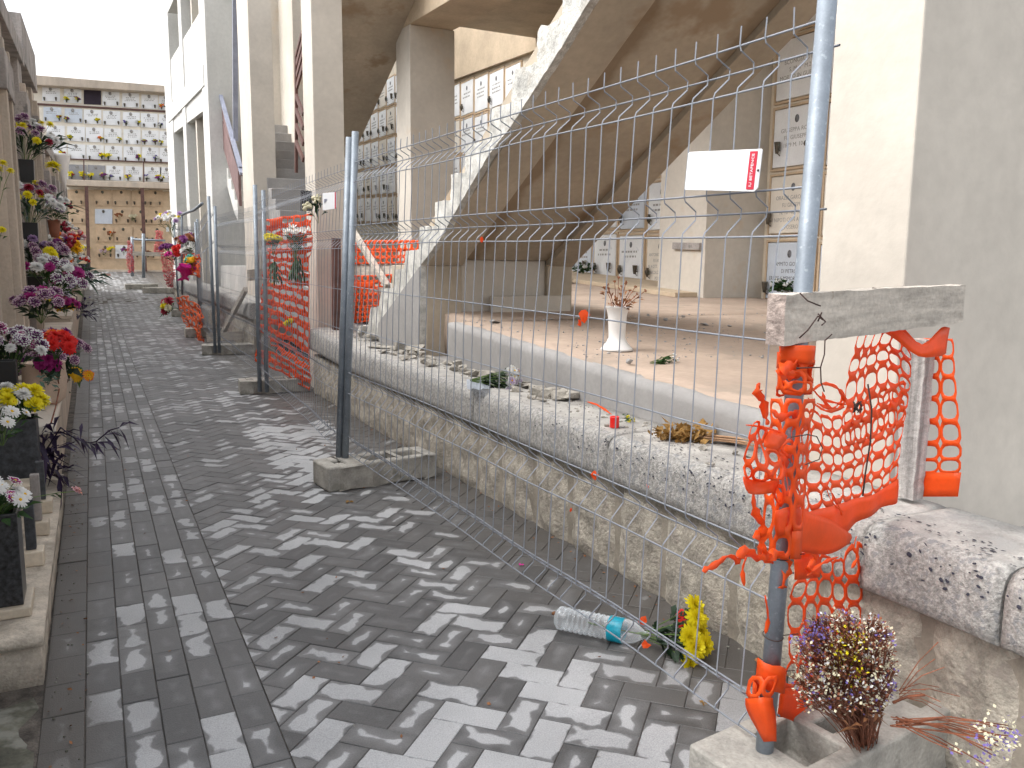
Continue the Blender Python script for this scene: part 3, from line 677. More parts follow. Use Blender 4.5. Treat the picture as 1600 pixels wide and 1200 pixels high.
for r in range(5):
    for i,x in enumerate(upx[r]):
        wpx=28-.4*i-.3*(r<1); y0,y1=qlerp(x,r)
        if i==6: wpx=22
        m=rq.choice(['marble_far','marble_far','marble','marble_far']); 
        if r==1 and i<2: m='marble_blue'
        if r==4 and i in (1,2): m='slab_grey'
        hole=(r==0 and i==2)
        if hole: m='dark_hole'
        q=[pe(x,y1,-.03),pe(x+wpx,y1+1,-.03),pe(x+wpx,y0+1,-.03),pe(x,y0,-.03)]; b=B(); b.prism(q,(0,.028,0)); pq=b.obj('plaque' if not hole else 'open_niche',m,ew)
        if not hole:
            l=B(); yy=y0+7
            l.ball(pe(x+wpx*.46,y0+3.5,-.04),.055,6,4,(1,.3,1.2))
            for k in range(rq.choice((2,3))):
                a=x+wpx*rq.uniform(.15,.3)
                while a<x+wpx*.75:
                    L=rq.uniform(1,3); q=[pe(a,yy+1,-.034),pe(a+L,yy+1,-.034),pe(a+L,yy,-.034),pe(a,yy,-.034)]; l.prism(q,(0,.003,0)); a+=L+rq.uniform(.6,1.6)
                yy+=2.4
            o=l.obj('inscription','letters_light'); o.parent=pq; 
            l=B()
            for xx in (x+wpx*rq.uniform(.1,.2),x+wpx*rq.uniform(.78,.9)):
                c=pe(xx,y1-1,-.09); l.lathe([(.02,-.02),(.034,.06),(.038,.10)],c,n=6)
                FLW.append((r,i,xx,y1-3))
            o=l.obj('vase_holder','bronze'); o.parent=pq
lox=[103,147,176,207,237]
for r,(y0,y1) in enumerate(((296,321),(326,349),(353.5,377),(382,403))):
    for i,x in enumerate((108,147,176,206,232)):
        wpx=(24,27,28,26,22)[i]-(.6*i if 0 else 0); xs_=x+r*1.4
        m='slab_tan'
        if (r,i)==(1,1): m='marble_blue'
        if (r,i)==(3,2): m='marble'
        k=.012
        a,c=y0+(x-108)*k,y1+(x-108)*k
        q=[pe(xs_,c,-.055),pe(xs_+wpx,c+.3,-.055),pe(xs_+wpx,a+.3,-.055),pe(xs_,a,-.055)]; b=B(); b.prism(q,(0,.034,0)); pq=b.obj('plaque',m,ew)
        l=B(); l.ball(pe(xs_+wpx*.48,a+4,-.07),.05,6,4,(1,.3,1.2))
        for xx in (xs_+wpx*.15,xs_+wpx*.8):
            if m!='marble_blue': l.lathe([(.02,-.02),(.034,.06),(.038,.10)],pe(xx,c-3,-.11),n=6)
        o=l.obj('vase_holder','bronze'); o.parent=pq
b=B(); b.prism([pe(96,424,-.35),pe(300,432,-.35),pe(300,423,-.35),pe(96,420,-.35)],(0,.33,0)); b.obj('plinth','limestone',ew,.02)
b=B(); p=PX(0,0,1); b.add([PY(157,424,33.6),PY(172,424.5,33.6),PY(174,428,32.6),PY(156,427.5,32.6)],[(0,1,2,3)]); b.v=[(x,y,zg(y)+.004) for x,y,z in b.v]; struct(b.obj('floor_grate','brown_steel'))
# ================================================================= LEFT NICHE WALL
lf=thing('left_niche_wall','grey weathered niche wall with fluted pilasters and stepped ledges along the left of the path','niche wall',(-.6,3,0))
XL=-.48
def lbx(name,m,*a,sh=0.,bev=.006): b=B(); b.box(*a,sh=sh); return b.obj(name,m,lf,bev)
lbx('wall','limestone_grey',-1.6,-.78,1.5,13,-.5,2.95,sh=.05)
lbx('roof_edge','limestone_grey',-1.6,-.50,1.5,10.3,2.80,2.97,sh=.05)
lbx('parapet','limestone_grey',-1.5,-.50,10.3,12.9,2.86,3.34,sh=.05)
lbx('wall','limestone',-1.6,-.74,13,26.5,-.5,2.35,sh=.055)
lbx('roof_edge','limestone_grey',-1.6,-.52,13.02,26.6,2.20,2.38,sh=.055)
for i,y in enumerate((1.6,3.5,5.0,7.25,9.7,12.0,14.3,16.6,18.9,21.2,23.5,25.8)):
    wdt=.68 if i<4 else .5
    t=2.82+.05*y if y<13 else 2.2+.055*y
    if i==2: wdt=.72
    lbx('pilaster','limestone' if i%2 else 'limestone_grey',-.80,XL-.05,y,y+wdt,-.2,t)
    for k in range(4): lbx('pilaster_flute','limestone',XL-.052,XL-.02+.02*(k==3 or k==0),y+.03+k*wdt/4.2,y+.03+k*wdt/4.2+wdt/6,-.1,t-.25 if y<10 else t-.15,bev=.004)
    lbx('pilaster_cap','limestone_grey',-.80,XL+.01,y-.04,y+wdt+.04,t-.62,t-.34)
# shelves between niches with marble fronts
rl=random.Random(8)
ylist=[1.6,3.5,5.0,7.25,9.7,12.0,14.3,16.6,18.9,21.2,23.5,25.8]
for i in range(len(ylist)-1):
    a=ylist[i]+(.7 if i<4 else .52); c=ylist[i+1]-.02
    for r in range(4):
        z=.55+.66*r+.05*a
        if i<2 and r==0: continue
        b=B(); b.box(-.778,-.745,a+.04,c-.04,z+.06,z+.62); b.obj('plaque',rl.choice(['marble_cream','limestone','marble_cream']),lf,.004)
        lbx('niche_shelf','limestone',-.777,-.66,a+.005,c-.005,z-.02,z+.03)
# stepped ledges
g=gbox(-1.0,-.195,2.835,5.06,.13,.172,.06,.003,9,2,.006); g.obj('ledge_slab','ledge_stone',lf)
g=gbox(-1.0,-.207,2.86,5.06,-.05,.129,.08,.003,9,4,.004); g.obj('ledge_front','ledge_stone',lf)
for i,(y0,y1,zt,xx) in enumerate(((5.062,7.0,.44,-.225),(7.002,9.3,.50,-.235),(9.302,11.6,.58,-.24),(11.602,14,.66,-.25),(14.002,17,.75,-.25),(17.002,21,.9,-.25),(21.002,27,1.1,-.25))):
    lbx('ledge_slab','marble_cream' if i<2 else 'limestone',-1.0,xx,y0,y1,zt-.045,zt)
    lbx('ledge_front','limestone',-1.0,xx-.015,y0+.01,y1,-.1,zt-.046)
# ================================================================= CONCRETE FOOT BLOCKS
def foot(name,c,L,wd,h,ang,label,seed=0,holes=True):
    """temporary fence foot: long block, notched end, sockets along the top"""
    bb=B(); n=22
    # outline with cut-outs built from strips along the length
    e=.0
    segs=[(-L/2,-L/2+.07,0),(-L/2+.07,-L/2+.13,1),(-L/2+.13,-.08,0),(-.08,.10,2),(.10,L/2-.22,0),(L/2-.22,L/2-.08,2),(L/2-.08,L/2,0)]
    for a,c_,k in segs:
        if k==0: bb.box(a,c_,-wd/2,wd/2,0,h)
        elif k==1: bb.box(a,c_,-wd/2,-.028,0,h); bb.box(a,c_,.028,wd/2,0,h); bb.box(a,c_,-.027,.027,0,h-.06)
        else: bb.box(a,c_,-wd/2,-wd/4,0,h); bb.box(a,c_,wd/4,wd/2,0,h); bb.box(a,c_,-wd/4,wd/4,0,h-.075)
    bm=bmesh.new(); 
    vs=[bm.verts.new(v) for v in bb.v]
    for f in bb.f: bm.faces.new([vs[i] for i in f])
    bmesh.ops.remove_doubles(bm,verts=bm.verts[:],dist=.0005)
    # drop inner walls shared by two boxes
    from collections import defaultdict
    cen=defaultdict(list)
    for f in bm.faces: q=f.calc_center_median(); cen[(round(q.x,3),round(q.y,3),round(q.z,3),round(f.calc_area(),5))].append(f)
    bmesh.ops.delete(bm,geom=[f for l in cen.values() if len(l)>1 for f in l],context='FACES')
    bmesh.ops.recalc_face_normals(bm,faces=bm.faces[:])
    me=bpy.data.meshes.new(name); bm.to_mesh(me); bm.free(); me.materials.append(MT['block_concrete']); o=bpy.data.objects.new(name,me); S.collection.objects.link(o)
    o.location=(c[0],c[1],c[2]); o.rotation_euler=(0,0,ang); bv=o.modifiers.new('bevel','BEVEL'); bv.width=.014; bv.segments=3; bv.limit_method='ANGLE'; bv.angle_limit=R(35)
    return tag(o,label,'fence foot','concrete feet of the temporary fence')
foot('concrete_block',(1.505,4.83,0),.72,.26,.15,R(7),'concrete fence foot under the paired grey posts in the middle of the path edge')
foot('concrete_block',(1.62,8.62,zg(8.6)),.70,.24,.14,R(-4),'concrete fence foot below the orange net hung with yellow and white flowers')
foot('concrete_block',(1.66,12.15,zg(12)+.0),.70,.24,.14,R(-6),'concrete fence foot with a board lying behind it, third along the path')
foot('concrete_block',(1.62,14.6,zg(14.6)),.6,.26,.15,R(0),'small concrete fence foot half under the sagging orange net')
foot('concrete_block',(1.75,18.6,zg(18.6)),.62,.26,.15,R(0),'concrete fence foot under the thin far post, beyond the hanging bouquets')
foot('concrete_block',(1.3,27.0,zg(27)),.9,.3,.15,R(0),'farthest concrete fence foot beside the pink net')
foot('concrete_block',(1.9,25.5,zg(25.5)),1.3,.3,.15,R(-4),'long concrete foot lying in front of the far pink nets')
# ---- near planter block: big sockets, thin walls
def planter(c,ang):
    t=thing('hollow_concrete_block','large grey concrete fence block with square and round sockets holding the dried bouquet','fence foot',(c[0],c[1],0),'concrete feet of the temporary fence')
    bm=bmesh.new(); me=bpy.data.meshes.new('block_body')
    L,wd,h=.80,.27,.165
    xs=[-L/2,-L/2+.035,-L/2+.09,-L/2+.145,-L/2+.17,-.085,-.055,.055,.085,L/2-.15,L/2-.04,L/2]; ysg=[-wd/2,-wd/2+.055,-.028,.028,wd/2-.055,wd/2]
    hole={}
    def isopen(i,j):
        x=(xs[i]+xs[i+1])/2; y=(ysg[j]+ysg[j+1])/2
        if abs(y)>wd/2-.055: return 0
        if -L/2+.17<x<-.085: return .10
        if L/2-.15<x<L/2-.04: return .12
        if abs(x)<.055 and abs(y)<.028: return .09
        return 0
    V={}
    def vv(x,y,z):
        k=(round(x,4),round(y,4),round(z,4))
        if k not in V: V[k]=bm.verts.new((x,y,z))
        return V[k]
    def face(*p):
        try: bm.faces.new([vv(*a) for a in p])
        except ValueError: pass
    nx,ny=len(xs)-1,len(ysg)-1
    Z=lambda i,j: h-isopen(i,j) if 0<=i<nx and 0<=j<ny else 0
    for i in range(nx):
        for j in range(ny):
            z=Z(i,j); face((xs[i],ysg[j],z),(xs[i+1],ysg[j],z),(xs[i+1],ysg[j+1],z),(xs[i],ysg[j+1],z))
            zr=Z(i+1,j)
            if zr!=z: a,c_=sorted((z,zr)); face((xs[i+1],ysg[j],a),(xs[i+1],ysg[j+1],a),(xs[i+1],ysg[j+1],c_),(xs[i+1],ysg[j],c_))
            zu=Z(i,j+1)
            if zu!=z: a,c_=sorted((z,zu)); face((xs[i],ysg[j+1],a),(xs[i+1],ysg[j+1],a),(xs[i+1],ysg[j+1],c_),(xs[i],ysg[j+1],c_))
            if i==0: face((xs[0],ysg[j],0),(xs[0],ysg[j+1],0),(xs[0],ysg[j+1],z),(xs[0],ysg[j],z))
            if j==0: face((xs[i],ysg[0],0),(xs[i+1],ysg[0],0),(xs[i+1],ysg[0],z),(xs[i],ysg[0],z))
    bmesh.ops.recalc_face_normals(bm,faces=bm.faces[:]); bm.to_mesh(me); bm.free(); me.materials.append(MT['block_concrete'])
    o=bpy.data.objects.new('block_body',me); S.collection.objects.link(o); o.parent=t
    bv=o.modifiers.new('bevel','BEVEL'); bv.width=.009; bv.segments=3; bv.limit_method='ANGLE'; bv.angle_limit=R(35)
    t.rotation_euler=(0,0,ang); return t
planter((1.66,1.40),R(7))
# ================================================================= FENCE PANELS
def wirepath(b,pts,r=.002,n=5): b.tube(pts,r,n)
def fence(name,A,Bp,la,lc,label,zs=None,zoff=(0,0),pitch=.087,htop=(2.0,2.06),posts=(1,1),tube_r=.021,seed=0,nface=6,rw=.0023):
    """A,Bp: ground points of the two posts; la,lc: lean offset (x,y) at the top of each"""
    t=thing(name,label,'fence',(A[0],A[1],A[2]),'temporary wire fence panels along the right of the path'); rr=random.Random(seed)
    A=Vector(A); Bp=Vector(Bp); la=Vector((*la,0)); lc=Vector((*lc,0))
    def P(u,z): # point in the sheet of the panel
        k=z/2.0
        a=A+la*k+Vector((0,0,z*htop[0]/2.0)); c=Bp+lc*k+Vector((0,0,z*htop[1]/2.0)); return a.lerp(c,u)
    for s_,(G,l_,ht) in enumerate(((A,la,htop[0]),(Bp,lc,htop[1]))):
        if posts[s_]:
            b=B(); b.tube([G+Vector((0,0,.035)),G+l_*((ht+.03)/2)+Vector((0,0,ht+.03))],tube_r,20); b.obj('post','galvanised',t)
    L=(Bp-A).length; nrm=(Bp-A).cross(Vector((0,0,1))).normalized()
    if nrm.x<0: nrm=-nrm
    Z=zs or [.182,.238,.281,.536,.605,.661,.914,1.153,1.397,1.458,1.507,1.749,1.812,1.859]
    dz={1:.045,4:.045,9:.045,12:.05} if not zs else {}
    ztop=Z[-1]+.045
    b=B(); n=int(L/pitch)
    def wob(u,z): return nrm*(.012*noise.noise(Vector((u*6,z*2.5,seed+.5))))+Vector((0,0,.008*noise.noise(Vector((u*5,z*3,seed+9.5)))))
    for i in range(1,n):
        u=i/n; zz=[]
        col=[(Z[0]-.0,0)]
        for k,z in enumerate(Z):
            if k in dz: col.append((z-.012,dz[k]*.96)); col.append((z+.012,dz[k]*.96))
            elif (k+1) in dz: col+= [(z,0),(z+.012,.003)]
            elif (k-1) in dz: col+= [(z-.012,.003),(z,0)]
            else: col.append((z,0))
        if not zs: col+=[(.72,0),(1.03,0),(1.27,0),(1.6,0)]
        col.append((ztop,0)); col=sorted(set(col))
        pts=[P(u,z)+nrm*d+wob(u,z)+nrm*rr.uniform(-.001,.001)+(Bp-A)*(rr.uniform(-.0012,.0012)/L if 1 else 0) for z,d in col]
        b.tube(pts,rw,4,False)
    for k,z in enumerate(Z):
        d=dz.get(k,0); m=26
        pts=[P(j/m,z)+nrm*(d+.0035)+wob(j/m,z)*1. for j in range(m+1)]
        b.tube(pts,rw*1.15,nface,False)
    b.obj('wire_mesh','wire',t)
    return t
P0=Vector((1.392,1.383,0)); P1=Vector((1.318,4.87,0))
fence('temporary_fence',P0,P1,(.068,.0),(.10,0),'near wire mesh fence panel leaning at a big tubular post wrapped in torn orange net',seed=1,htop=(2.0,2.06))
P1b=Vector((1.288,4.905,0)); P2=Vector((1.44,8.45,zg(8.45)))
fence('temporary_fence',P1b,P2,(.105,0),(.02,0),'wire mesh fence panel between the paired posts and the orange net with flowers',seed=2,htop=(2.03,2.03),rw=.0017)
P2b=Vector((1.50,8.40,zg(8.4))); P3=Vector((1.52,12.0,zg(12)))
fence('temporary_fence',P2b,P3,(.03,0),(.02,0),'wire mesh fence panel joining the orange net to the bouquet-hung post',seed=3,htop=(1.98,2.0),rw=.0019,nface=4)
P3b=Vector((1.47,12.05,zg(12)+.0)); P4=Vector((1.56,14.6,zg(14.6)))
fence('temporary_fence',P3b,P4,(.0,0),(.0,0),'fence panel with a sagging top rail hung with bright bouquets',seed=4,htop=(2.13,1.85),rw=.002,nface=4)
P5=Vector((1.58,18.5,zg(18.5)))
fence('temporary_fence',P4+Vector((.04,.1,0)),P5,(0,0),(-.02,0),'farthest wire fence panel, ending at a thin post with a small white tag',seed=5,htop=(1.9,1.95),rw=.002,nface=4)
# rear fence seen through the niches' light: a panel standing on the raised floor
fence('temporary_fence',Vector((2.45,9.2,.75)),Vector((4.3,8.4,.72)),(0,0),(0,0),'wire mesh panel standing across the passage behind the broken stairs',seed=6,htop=(1.05,1.05),rw=.0016,nface=4,posts=(0,0))
# far barrier with pink nets
t=thing('far_barrier','two thin grey barrier posts with a cross rail in front of the end wall','barrier',(1.2,27,zg(27)))
for x,y0,y1,Yp in ((207,370,432,27.),(224.5,365,434,26.5)):
    b=B(); b.tube([PY(x,y1,Yp),PY(x-.5,y0,Yp)],.045,8); b.obj('post','galvanised',t)
b=B(); b.beam(PY(207,396,26.8),PY(272,398,26.5),.05,.12); b.obj('cross_rail','old_wood',t)
b=B(); b.tube([PY(207,374,26.8),PY(258,376,26.5)],.03,6); b.obj('top_rail','galvanised',t)

# ================================================================= ORANGE NETTING
def superell(k,n,rx,ry,p=3.2):
    t=2*PI*k/n; c,s_=math.cos(t),math.sin(t); r=(abs(c)**p+abs(s_)**p)**(-1/p); return c*r*rx,s_*r*ry
def net(ctrl,nu,nv,hw=.36,hh=.34,solid=(),miss=(),jit=0,seed=0,b=None,n=12,curl=0,tear=.0):
    """ctrl: rows of 3-D control points; cells nu across, nv down; rounded hole in each cell"""
    b=b or B(); R_=len(ctrl); Cc=len(ctrl[0]); rr=random.Random(seed)
    ctrl=[[Vector(p) for p in r] for r in ctrl]
    def cr(p0,p1,p2,p3,t): return .5*((2*p1)+(p2-p0)*t+(2*p0-5*p1+4*p2-p3)*t*t+(3*p1-p0-3*p2+p3)*t**3)
    def row(i,u):
        r=ctrl[i]; x=u*(Cc-1); k=min(int(max(x,0)),Cc-2); t=x-k
        return cr(r[max(k-1,0)] if k>0 else r[0]*2-r[1],r[k],r[k+1],r[k+2] if k+2<Cc else r[-1]*2-r[-2],t)
    def S_(u,v):
        y=v*(R_-1); k=min(int(max(y,0)),R_-2); t=y-k
        g=lambda i: row(min(max(i,0),R_-1),u)
        p0=g(k-1) if k>0 else g(0)*2-g(1); p3=g(k+2) if k+2<R_ else g(R_-1)*2-g(R_-2)
        p=cr(p0,g(k),g(k+1),p3,t)
        if jit: p=p+noise.noise_vector(Vector((u*nu*.7+seed,v*nv*.7,seed*1.3)))*jit
        return p
    for i in range(nu):
        for j in range(nv):
            if (i,j) in miss or rr.random()<tear: continue
            cx,cy=(i+.5)/nu,(j+.5)/nv
            if j in solid or (i,j) in solid:
                m=3; o=len(b.v)
                for a in range(m+1):
                    for c in range(m+1): b.v.append(tuple(S_((i+a/m)/nu,(j+c/m)/nv)))
                for a in range(m):
                    for c in range(m): q=o+a*(m+1)+c; b.f.append([q,q+m+1,q+m+2,q+1]); b.mi.append(b.cur); b.sm.append(True)
                continue
            o=len(b.v); ox=[]
            for k in range(n):
                x,y=superell(k,n,.5,.5,30); ox.append(len(b.v)); b.v.append(tuple(S_(cx+x/nu,cy+y/nv)))
            dh=hw*rr.uniform(.94,1.06); dv=hh*rr.uniform(.94,1.06)
            for k in range(n):
                x,y=superell(k,n,dh,dv,3.0); b.v.append(tuple(S_(cx+x/nu,cy+y/nv)))
            for k in range(n):
                k2=(k+1)%n; b.f.append([o+k,o+k2,o+n+k2,o+n+k]); b.mi.append(b.cur); b.sm.append(True)
    return b
def PV(pts,deps): return [PD(x,y,d) for (x,y),d in zip(pts,deps)]
def poleP(y,off=0,dep=0): # point at the near pole for a pixel row
    t=(1193-y)/1193.; return PD(1191+100*t+off,y,2.02-.30*t+dep)
def dpt(x,y): # depth of the sheet stretched from the near pole to the wooden post
    px_=1191+100*(1193-y)/1193.; t=(x-px_)/(1425-px_); return (2.02-.30*(1193-y)/1193.)+t*.58
def D2(x,y,o=0): return PD(x,y,dpt(x,y)-.02+o)
t=thing('orange_net','torn orange barrier netting stretched between the near tubular post and the weathered wooden post','barrier net',(1.8,1.5,.6),'orange barrier nets')
# upper sheet hanging from the board
c1=[[D2(*p) for p in r] for r in (
 [(1346,505),(1372,508),(1398,520),(1424,552)],
 [(1330,553),(1358,552),(1388,545),(1424,566)],
 [(1323,592),(1352,578),(1388,570),(1421,596)],
 [(1320,637),(1350,618),(1388,604),(1419,614)],
 [(1320,668),(1352,650),(1388,632),(1416,640)],
 [(1320,700),(1354,690),(1388,672),(1412,668)])]
b=net(c1,6,5,.455,.30,jit=.006,seed=3)
c2=[[D2(*p) for p in r] for r in (
 [(1236,641),(1262,640),(1292,648),(1321,640),(1345,628),(1380,610),(1419,596)],
 [(1236,666),(1265,665),(1296,676),(1321,670),(1350,655),(1384,640),(1414,622)],
 [(1236,697),(1265,700),(1296,703),(1325,700),(1352,692),(1384,676),(1411,655)],
 [(1234,727),(1262,728),(1296,730),(1325,727),(1352,718),(1384,706),(1408,690)],
 [(1232,757),(1260,762),(1292,760),(1322,757),(1350,748),(1382,738),(1404,722)],
 [(1230,790),(1262,800),(1296,790),(1322,784),(1350,776),(1380,762),(1401,748)],
 [(1226,822),(1262,836),(1296,838),(1322,832),(1345,814),(1378,796),(1399,786)])]
net(c2,11,6,.455,.30,solid=(5,),jit=.010,seed=5,b=b)
# folded top flap over the board and round the wooden post
fl=[[PD(x,y,d) for x,y,d in r] for r in ([(1356,491,2.15),(1384,500,2.2),(1412,512,2.26),(1440,538,2.3),(1470,512,2.36),(1484,512,2.42)],[(1347,520,2.15),(1376,520,2.2),(1400,532,2.25),(1436,556,2.28),(1466,556,2.34),(1478,552,2.40)])]
net(fl,5,1,solid=(0,),jit=.004,seed=2,b=b)
# piece beyond the wooden post
rp3=[[PX(x,y,2.265) for x in xs_] for xs_,y in (((1440,1471,1490),528),((1440,1470,1492),580),((1438,1470,1498),640),((1436,1469,1503),700),((1434,1466,1502),738),((1434,1464,1497),776))]
net([rp3[0],rp3[1],rp3[2],rp3[3],rp3[4]],2,7,.40,.38,seed=8,b=b,jit=.003,n=14)
net([rp3[4],rp3[5]],2,1,solid=(0,),seed=8,b=b)
b.cur=0
b.obj('stretched_sheet','orange_net',t,solid=.0012)
# wrapping round the pole
def around(ya,yb,r,turns,w_,ph,b,cells,solid=(),seed=0,rag=.3):
    rows_=[]; n=max(5,int(turns*8))
    for s_ in (0,.5,1):
        row_=[]
        for k in range(n+1):
            u=k/n; y=ya+(yb-ya)*u+(s_-.5)*w_+ (random.Random(seed+k*7+int(s_*2)).uniform(-1,1)*w_*rag*.25)
            c=poleP(y); an=ph+u*turns*2*PI; rr=r*(1+.25*random.Random(seed+k).random())
            row_.append(c-fw*math.cos(an)*rr+rt*math.sin(an)*rr)
        rows_.append(row_)
    return net(rows_,cells,1,.36,.34,solid=solid,jit=.004,seed=seed,b=b)
b=B()
around(546,568,.036,1.6,26,2.2,b,6,solid=(0,),seed=1)
around(572,600,.034,1.3,36,-1.5,b,5,seed=12)
around(598,612,.036,1.0,20,-2.2,b,4,seed=31)
# sleeve of netting lying down the pole
sl_=[[poleP(y,ox,d_) for ox,d_ in ((-34,.0),(-20,-.035),(2,-.045),(20,-.03),(32,.01))] for y in (622,660,700,740,780,830,872)]
net(sl_,3,6,.33,.34,solid=((2,5),),jit=.006,seed=14,b=b,n=14)
# slack folds left of the pole
def D3(x,y,o=0): return PD(x,y,dpt(x,y)+.0+o)
f1=[[D3(*p) for p in r] for r in (
 [(1176,668,-.05),(1200,664,-.08),(1222,672,-.04),(1236,700,-.03)],
 [(1168,696,-.06),(1190,688,-.02),(1212,700,-.08),(1234,722,-.03)],
 [(1164,722,-.04),(1182,732,-.09),(1208,726,-.03),(1230,750,-.04)],
 [(1161,745,-.06),(1186,748,-.03),(1212,752,-.09),(1228,778,-.04)],
 [(1162,762,-.06),(1184,772,-.05),(1208,776,-.04),(1222,800,-.04)])]
net(f1,4,4,.34,.33,solid=((0,3),(1,3),(2,3),(3,1),(2,0)),jit=.02,seed=21,b=b,n=12)
f2=[[D3(*p) for p in r] for r in ([(1210,798,-.05),(1240,792,-.06),(1280,806,-.06),(1312,822,-.05)],[(1214,838,-.05),(1244,834,-.07),(1286,838,-.08),(1328,836,-.04)],[(1226,868,-.03),(1252,862,-.05),(1288,868,-.06),(1324,848,-.04)])]
net(f2,4,2,.3,.3,solid=(0,1),miss=((0,1),),jit=.006,seed=23,b=b)
b.obj('pole_wrapping','orange_net',t,solid=.0012)
# lower piece hanging to the ground behind the bouquet
b=B()
f3=[[D3(*p) for p in r] for r in (
 [(1240,868,.02),(1275,862,.03),(1308,872,.05),(1336,846,.08),(1352,862,.12)],
 [(1238,905,.02),(1275,900,.04),(1310,905,.07),(1350,906,.10),(1384,908,.14)],
 [(1234,940,.02),(1272,938,.05),(1312,944,.09),(1352,944,.12),(1390,945,.16)],
 [(1230,985,.02),(1270,984,.06),(1312,985,.10),(1352,982,.13),(1394,965,.18)],
 [(1226,1030,.02),(1264,1032,.06),(1308,1030,.10),(1350,1026,.13),(1388,1018,.16)],
 [(1222,1075,.02),(1260,1080,.05),(1302,1078,.08),(1344,1072,.11),(1380,1062,.14)],
 [(1214,1120,.02),(1252,1128,.05),(1298,1120,.08),(1338,1112,.10),(1372,1100,.12)])]
net(f3,7,6,.42,.36,solid=((0,0),(1,0),(0,5),(1,5),(2,5),(3,5)),miss=((6,3),(6,4),(6,5),(5,5)),jit=.008,seed=33,b=b,n=12)
around(1045,1090,.034,1.0,40,-1.2,b,4,solid=(0,),seed=41)
lo=[[poleP(y,ox,d_) for ox,d_ in r] for y,r in ((1055,((-30,-.02),(-8,-.05),(16,-.04))),(1090,((-34,-.02),(-10,-.06),(8,-.05))),(1120,((-26,-.03),(-2,-.07),(14,-.05))),(1158,((0,-.04),(10,-.05),(18,-.04))))]
net(lo,2,3,.28,.3,solid=((0,1),(0,2),(1,2),(1,1)),jit=.004,seed=44,b=b)
b.obj('hanging_piece','orange_net',t,solid=.0012)
# torn scraps and curled ribbons
b=B(); rr=random.Random(77)
def ribbon(pts,w_,b,twist=.5):
    n=len(pts); o=len(b.v)
    for i,p in enumerate(pts):
        d=(pts[min(i+1,n-1)]-pts[max(i-1,0)]).normalized(); s_=d.cross(fw).normalized(); a=math.sin(i*twist+w_*90)
        wv=(s_*math.cos(a)+fw*math.sin(a))*w_*(.35+.65*abs(math.sin(i*1.9+w_*300)))*(1 if 0<i<n-1 else .2)
        b.v+= [tuple(p-wv),tuple(p+wv)]
    for i in range(n-1): b.f.append([o+2*i,o+2*i+1,o+2*i+3,o+2*i+2]); b.mi.append(0); b.sm.append(True)
for pts,w_ in ((((1187,598),(1183,612),(1192,626),(1196,650),(1200,664)),.012),(((1218,578),(1236,574),(1250,566),(1262,572)),.02),(((1212,580),(1230,586),(1250,588)),.016),
    (((1204,640),(1220,652),(1238,646),(1252,655)),.013),(((1176,770),(1180,800),(1192,820),(1190,840)),.012),(((1097,892),(1118,882),(1140,868),(1156,880)),.009),(((1150,868),(1168,862),(1186,872),(1200,862)),.016),
    (((1166,870),(1160,890),(1163,915)),.006),(((1176,840),(1190,836),(1192,862),(1208,880)),.014),(((1200,875),(1214,865),(1230,880),(1226,905),(1222,920)),.016),
    (((1290,600),(1310,608),(1320,625),(1308,640),(1290,630),(1285,612)),.006),(((1268,612),(1285,600),(1306,604),(1316,622),(1300,638),(1276,630)),.005),(((1265,600),(1280,620),(1300,628),(1322,632)),.005),(((1262,622),(1290,642),(1320,636)),.006),
    (((1300,770),(1310,790),(1316,806)),.003),(((1290,760),(1300,785),(1318,800)),.0025),(((1338,838),(1334,855),(1340,870),(1330,888)),.006),(((1165,664),(1195,668),(1222,676)),.003),
    (((1255,860),(1275,870),(1262,888),(1280,900)),.008),(((1260,900),(1285,880),(1310,870)),.006),(((1195,930),(1200,965),(1196,990)),.006)):
    P=[D3(x,y,-.04+rr.uniform(-.01,.01)) for x,y in pts]; Q=[]
    for i in range(len(P)-1):
        for k in range(4):
            a=k/4; p0=P[max(i-1,0)]; p3=P[min(i+2,len(P)-1)]; Q.append(.5*((2*P[i])+(P[i+1]-p0)*a+(2*p0-5*P[i]+4*P[i+1]-p3)*a*a+(3*P[i]-p0-3*P[i+1]+p3)*a**3))
    Q.append(P[-1]); b=B(); ribbon(Q,w_,b); b.obj('torn_strip','orange_net',t,solid=.001)
# scraps caught on the near wire mesh
def fencept(u,z,d=0):   # point on the near panel
    k=z/2; a=P0+Vector((.068,0,0))*k+Vector((0,0,z)); c=P1+Vector((.10,0,0))*k+Vector((0,0,z*1.03)); return a.lerp(c,u)+Vector((d,0,0))
def onfence(x,y,d=0):
    # intersect the pixel ray with the near panel's sheet
    a=P0; e=(P1-P0); n_=Vector((-e.y,e.x,0)).normalized(); 
    rd=ray(x,y); base=P0+Vector((.03,0,0)); tt=(base-C0).dot(n_)/rd.dot(n_); return C0+rd*tt+Vector((d,0,0))
for i,(x,y,s_) in enumerate(((912,492,.022),(906,506,.014),(928,742,.014),(892,797,.007),(1012,760,.006),(1004,972,.018),(1010,1008,.016),(753,374,.012))):
    c=onfence(x,y,.0); b=B(); r3=random.Random(i)
    pts=[c+rt*s_*math.cos(k)*r3.uniform(.3,1.1)+up*s_*math.sin(k)*r3.uniform(.4,1.4)+fw*r3.uniform(-.006,.006) for k in (0,1,2,3,4,5)]
    b.add(pts+[c],[(k,(k+1)%6,6) for k in range(6)]); o=b.obj('net_scrap','orange_net',solid=.001); recenter(o)
    tag(o,('larger scrap','small scrap','curled scrap','tiny scrap','tiny red scrap','scrap','scrap','knot')[i]+' of orange netting on the near fence '+('in front of the white vase','just below the larger scrap','before the wall cap joint','low before the wall blocks','before the grey cap stone','above the bottle label','at the bottle neck','high before the stair soffit')[i],'scrap','scraps of orange net')
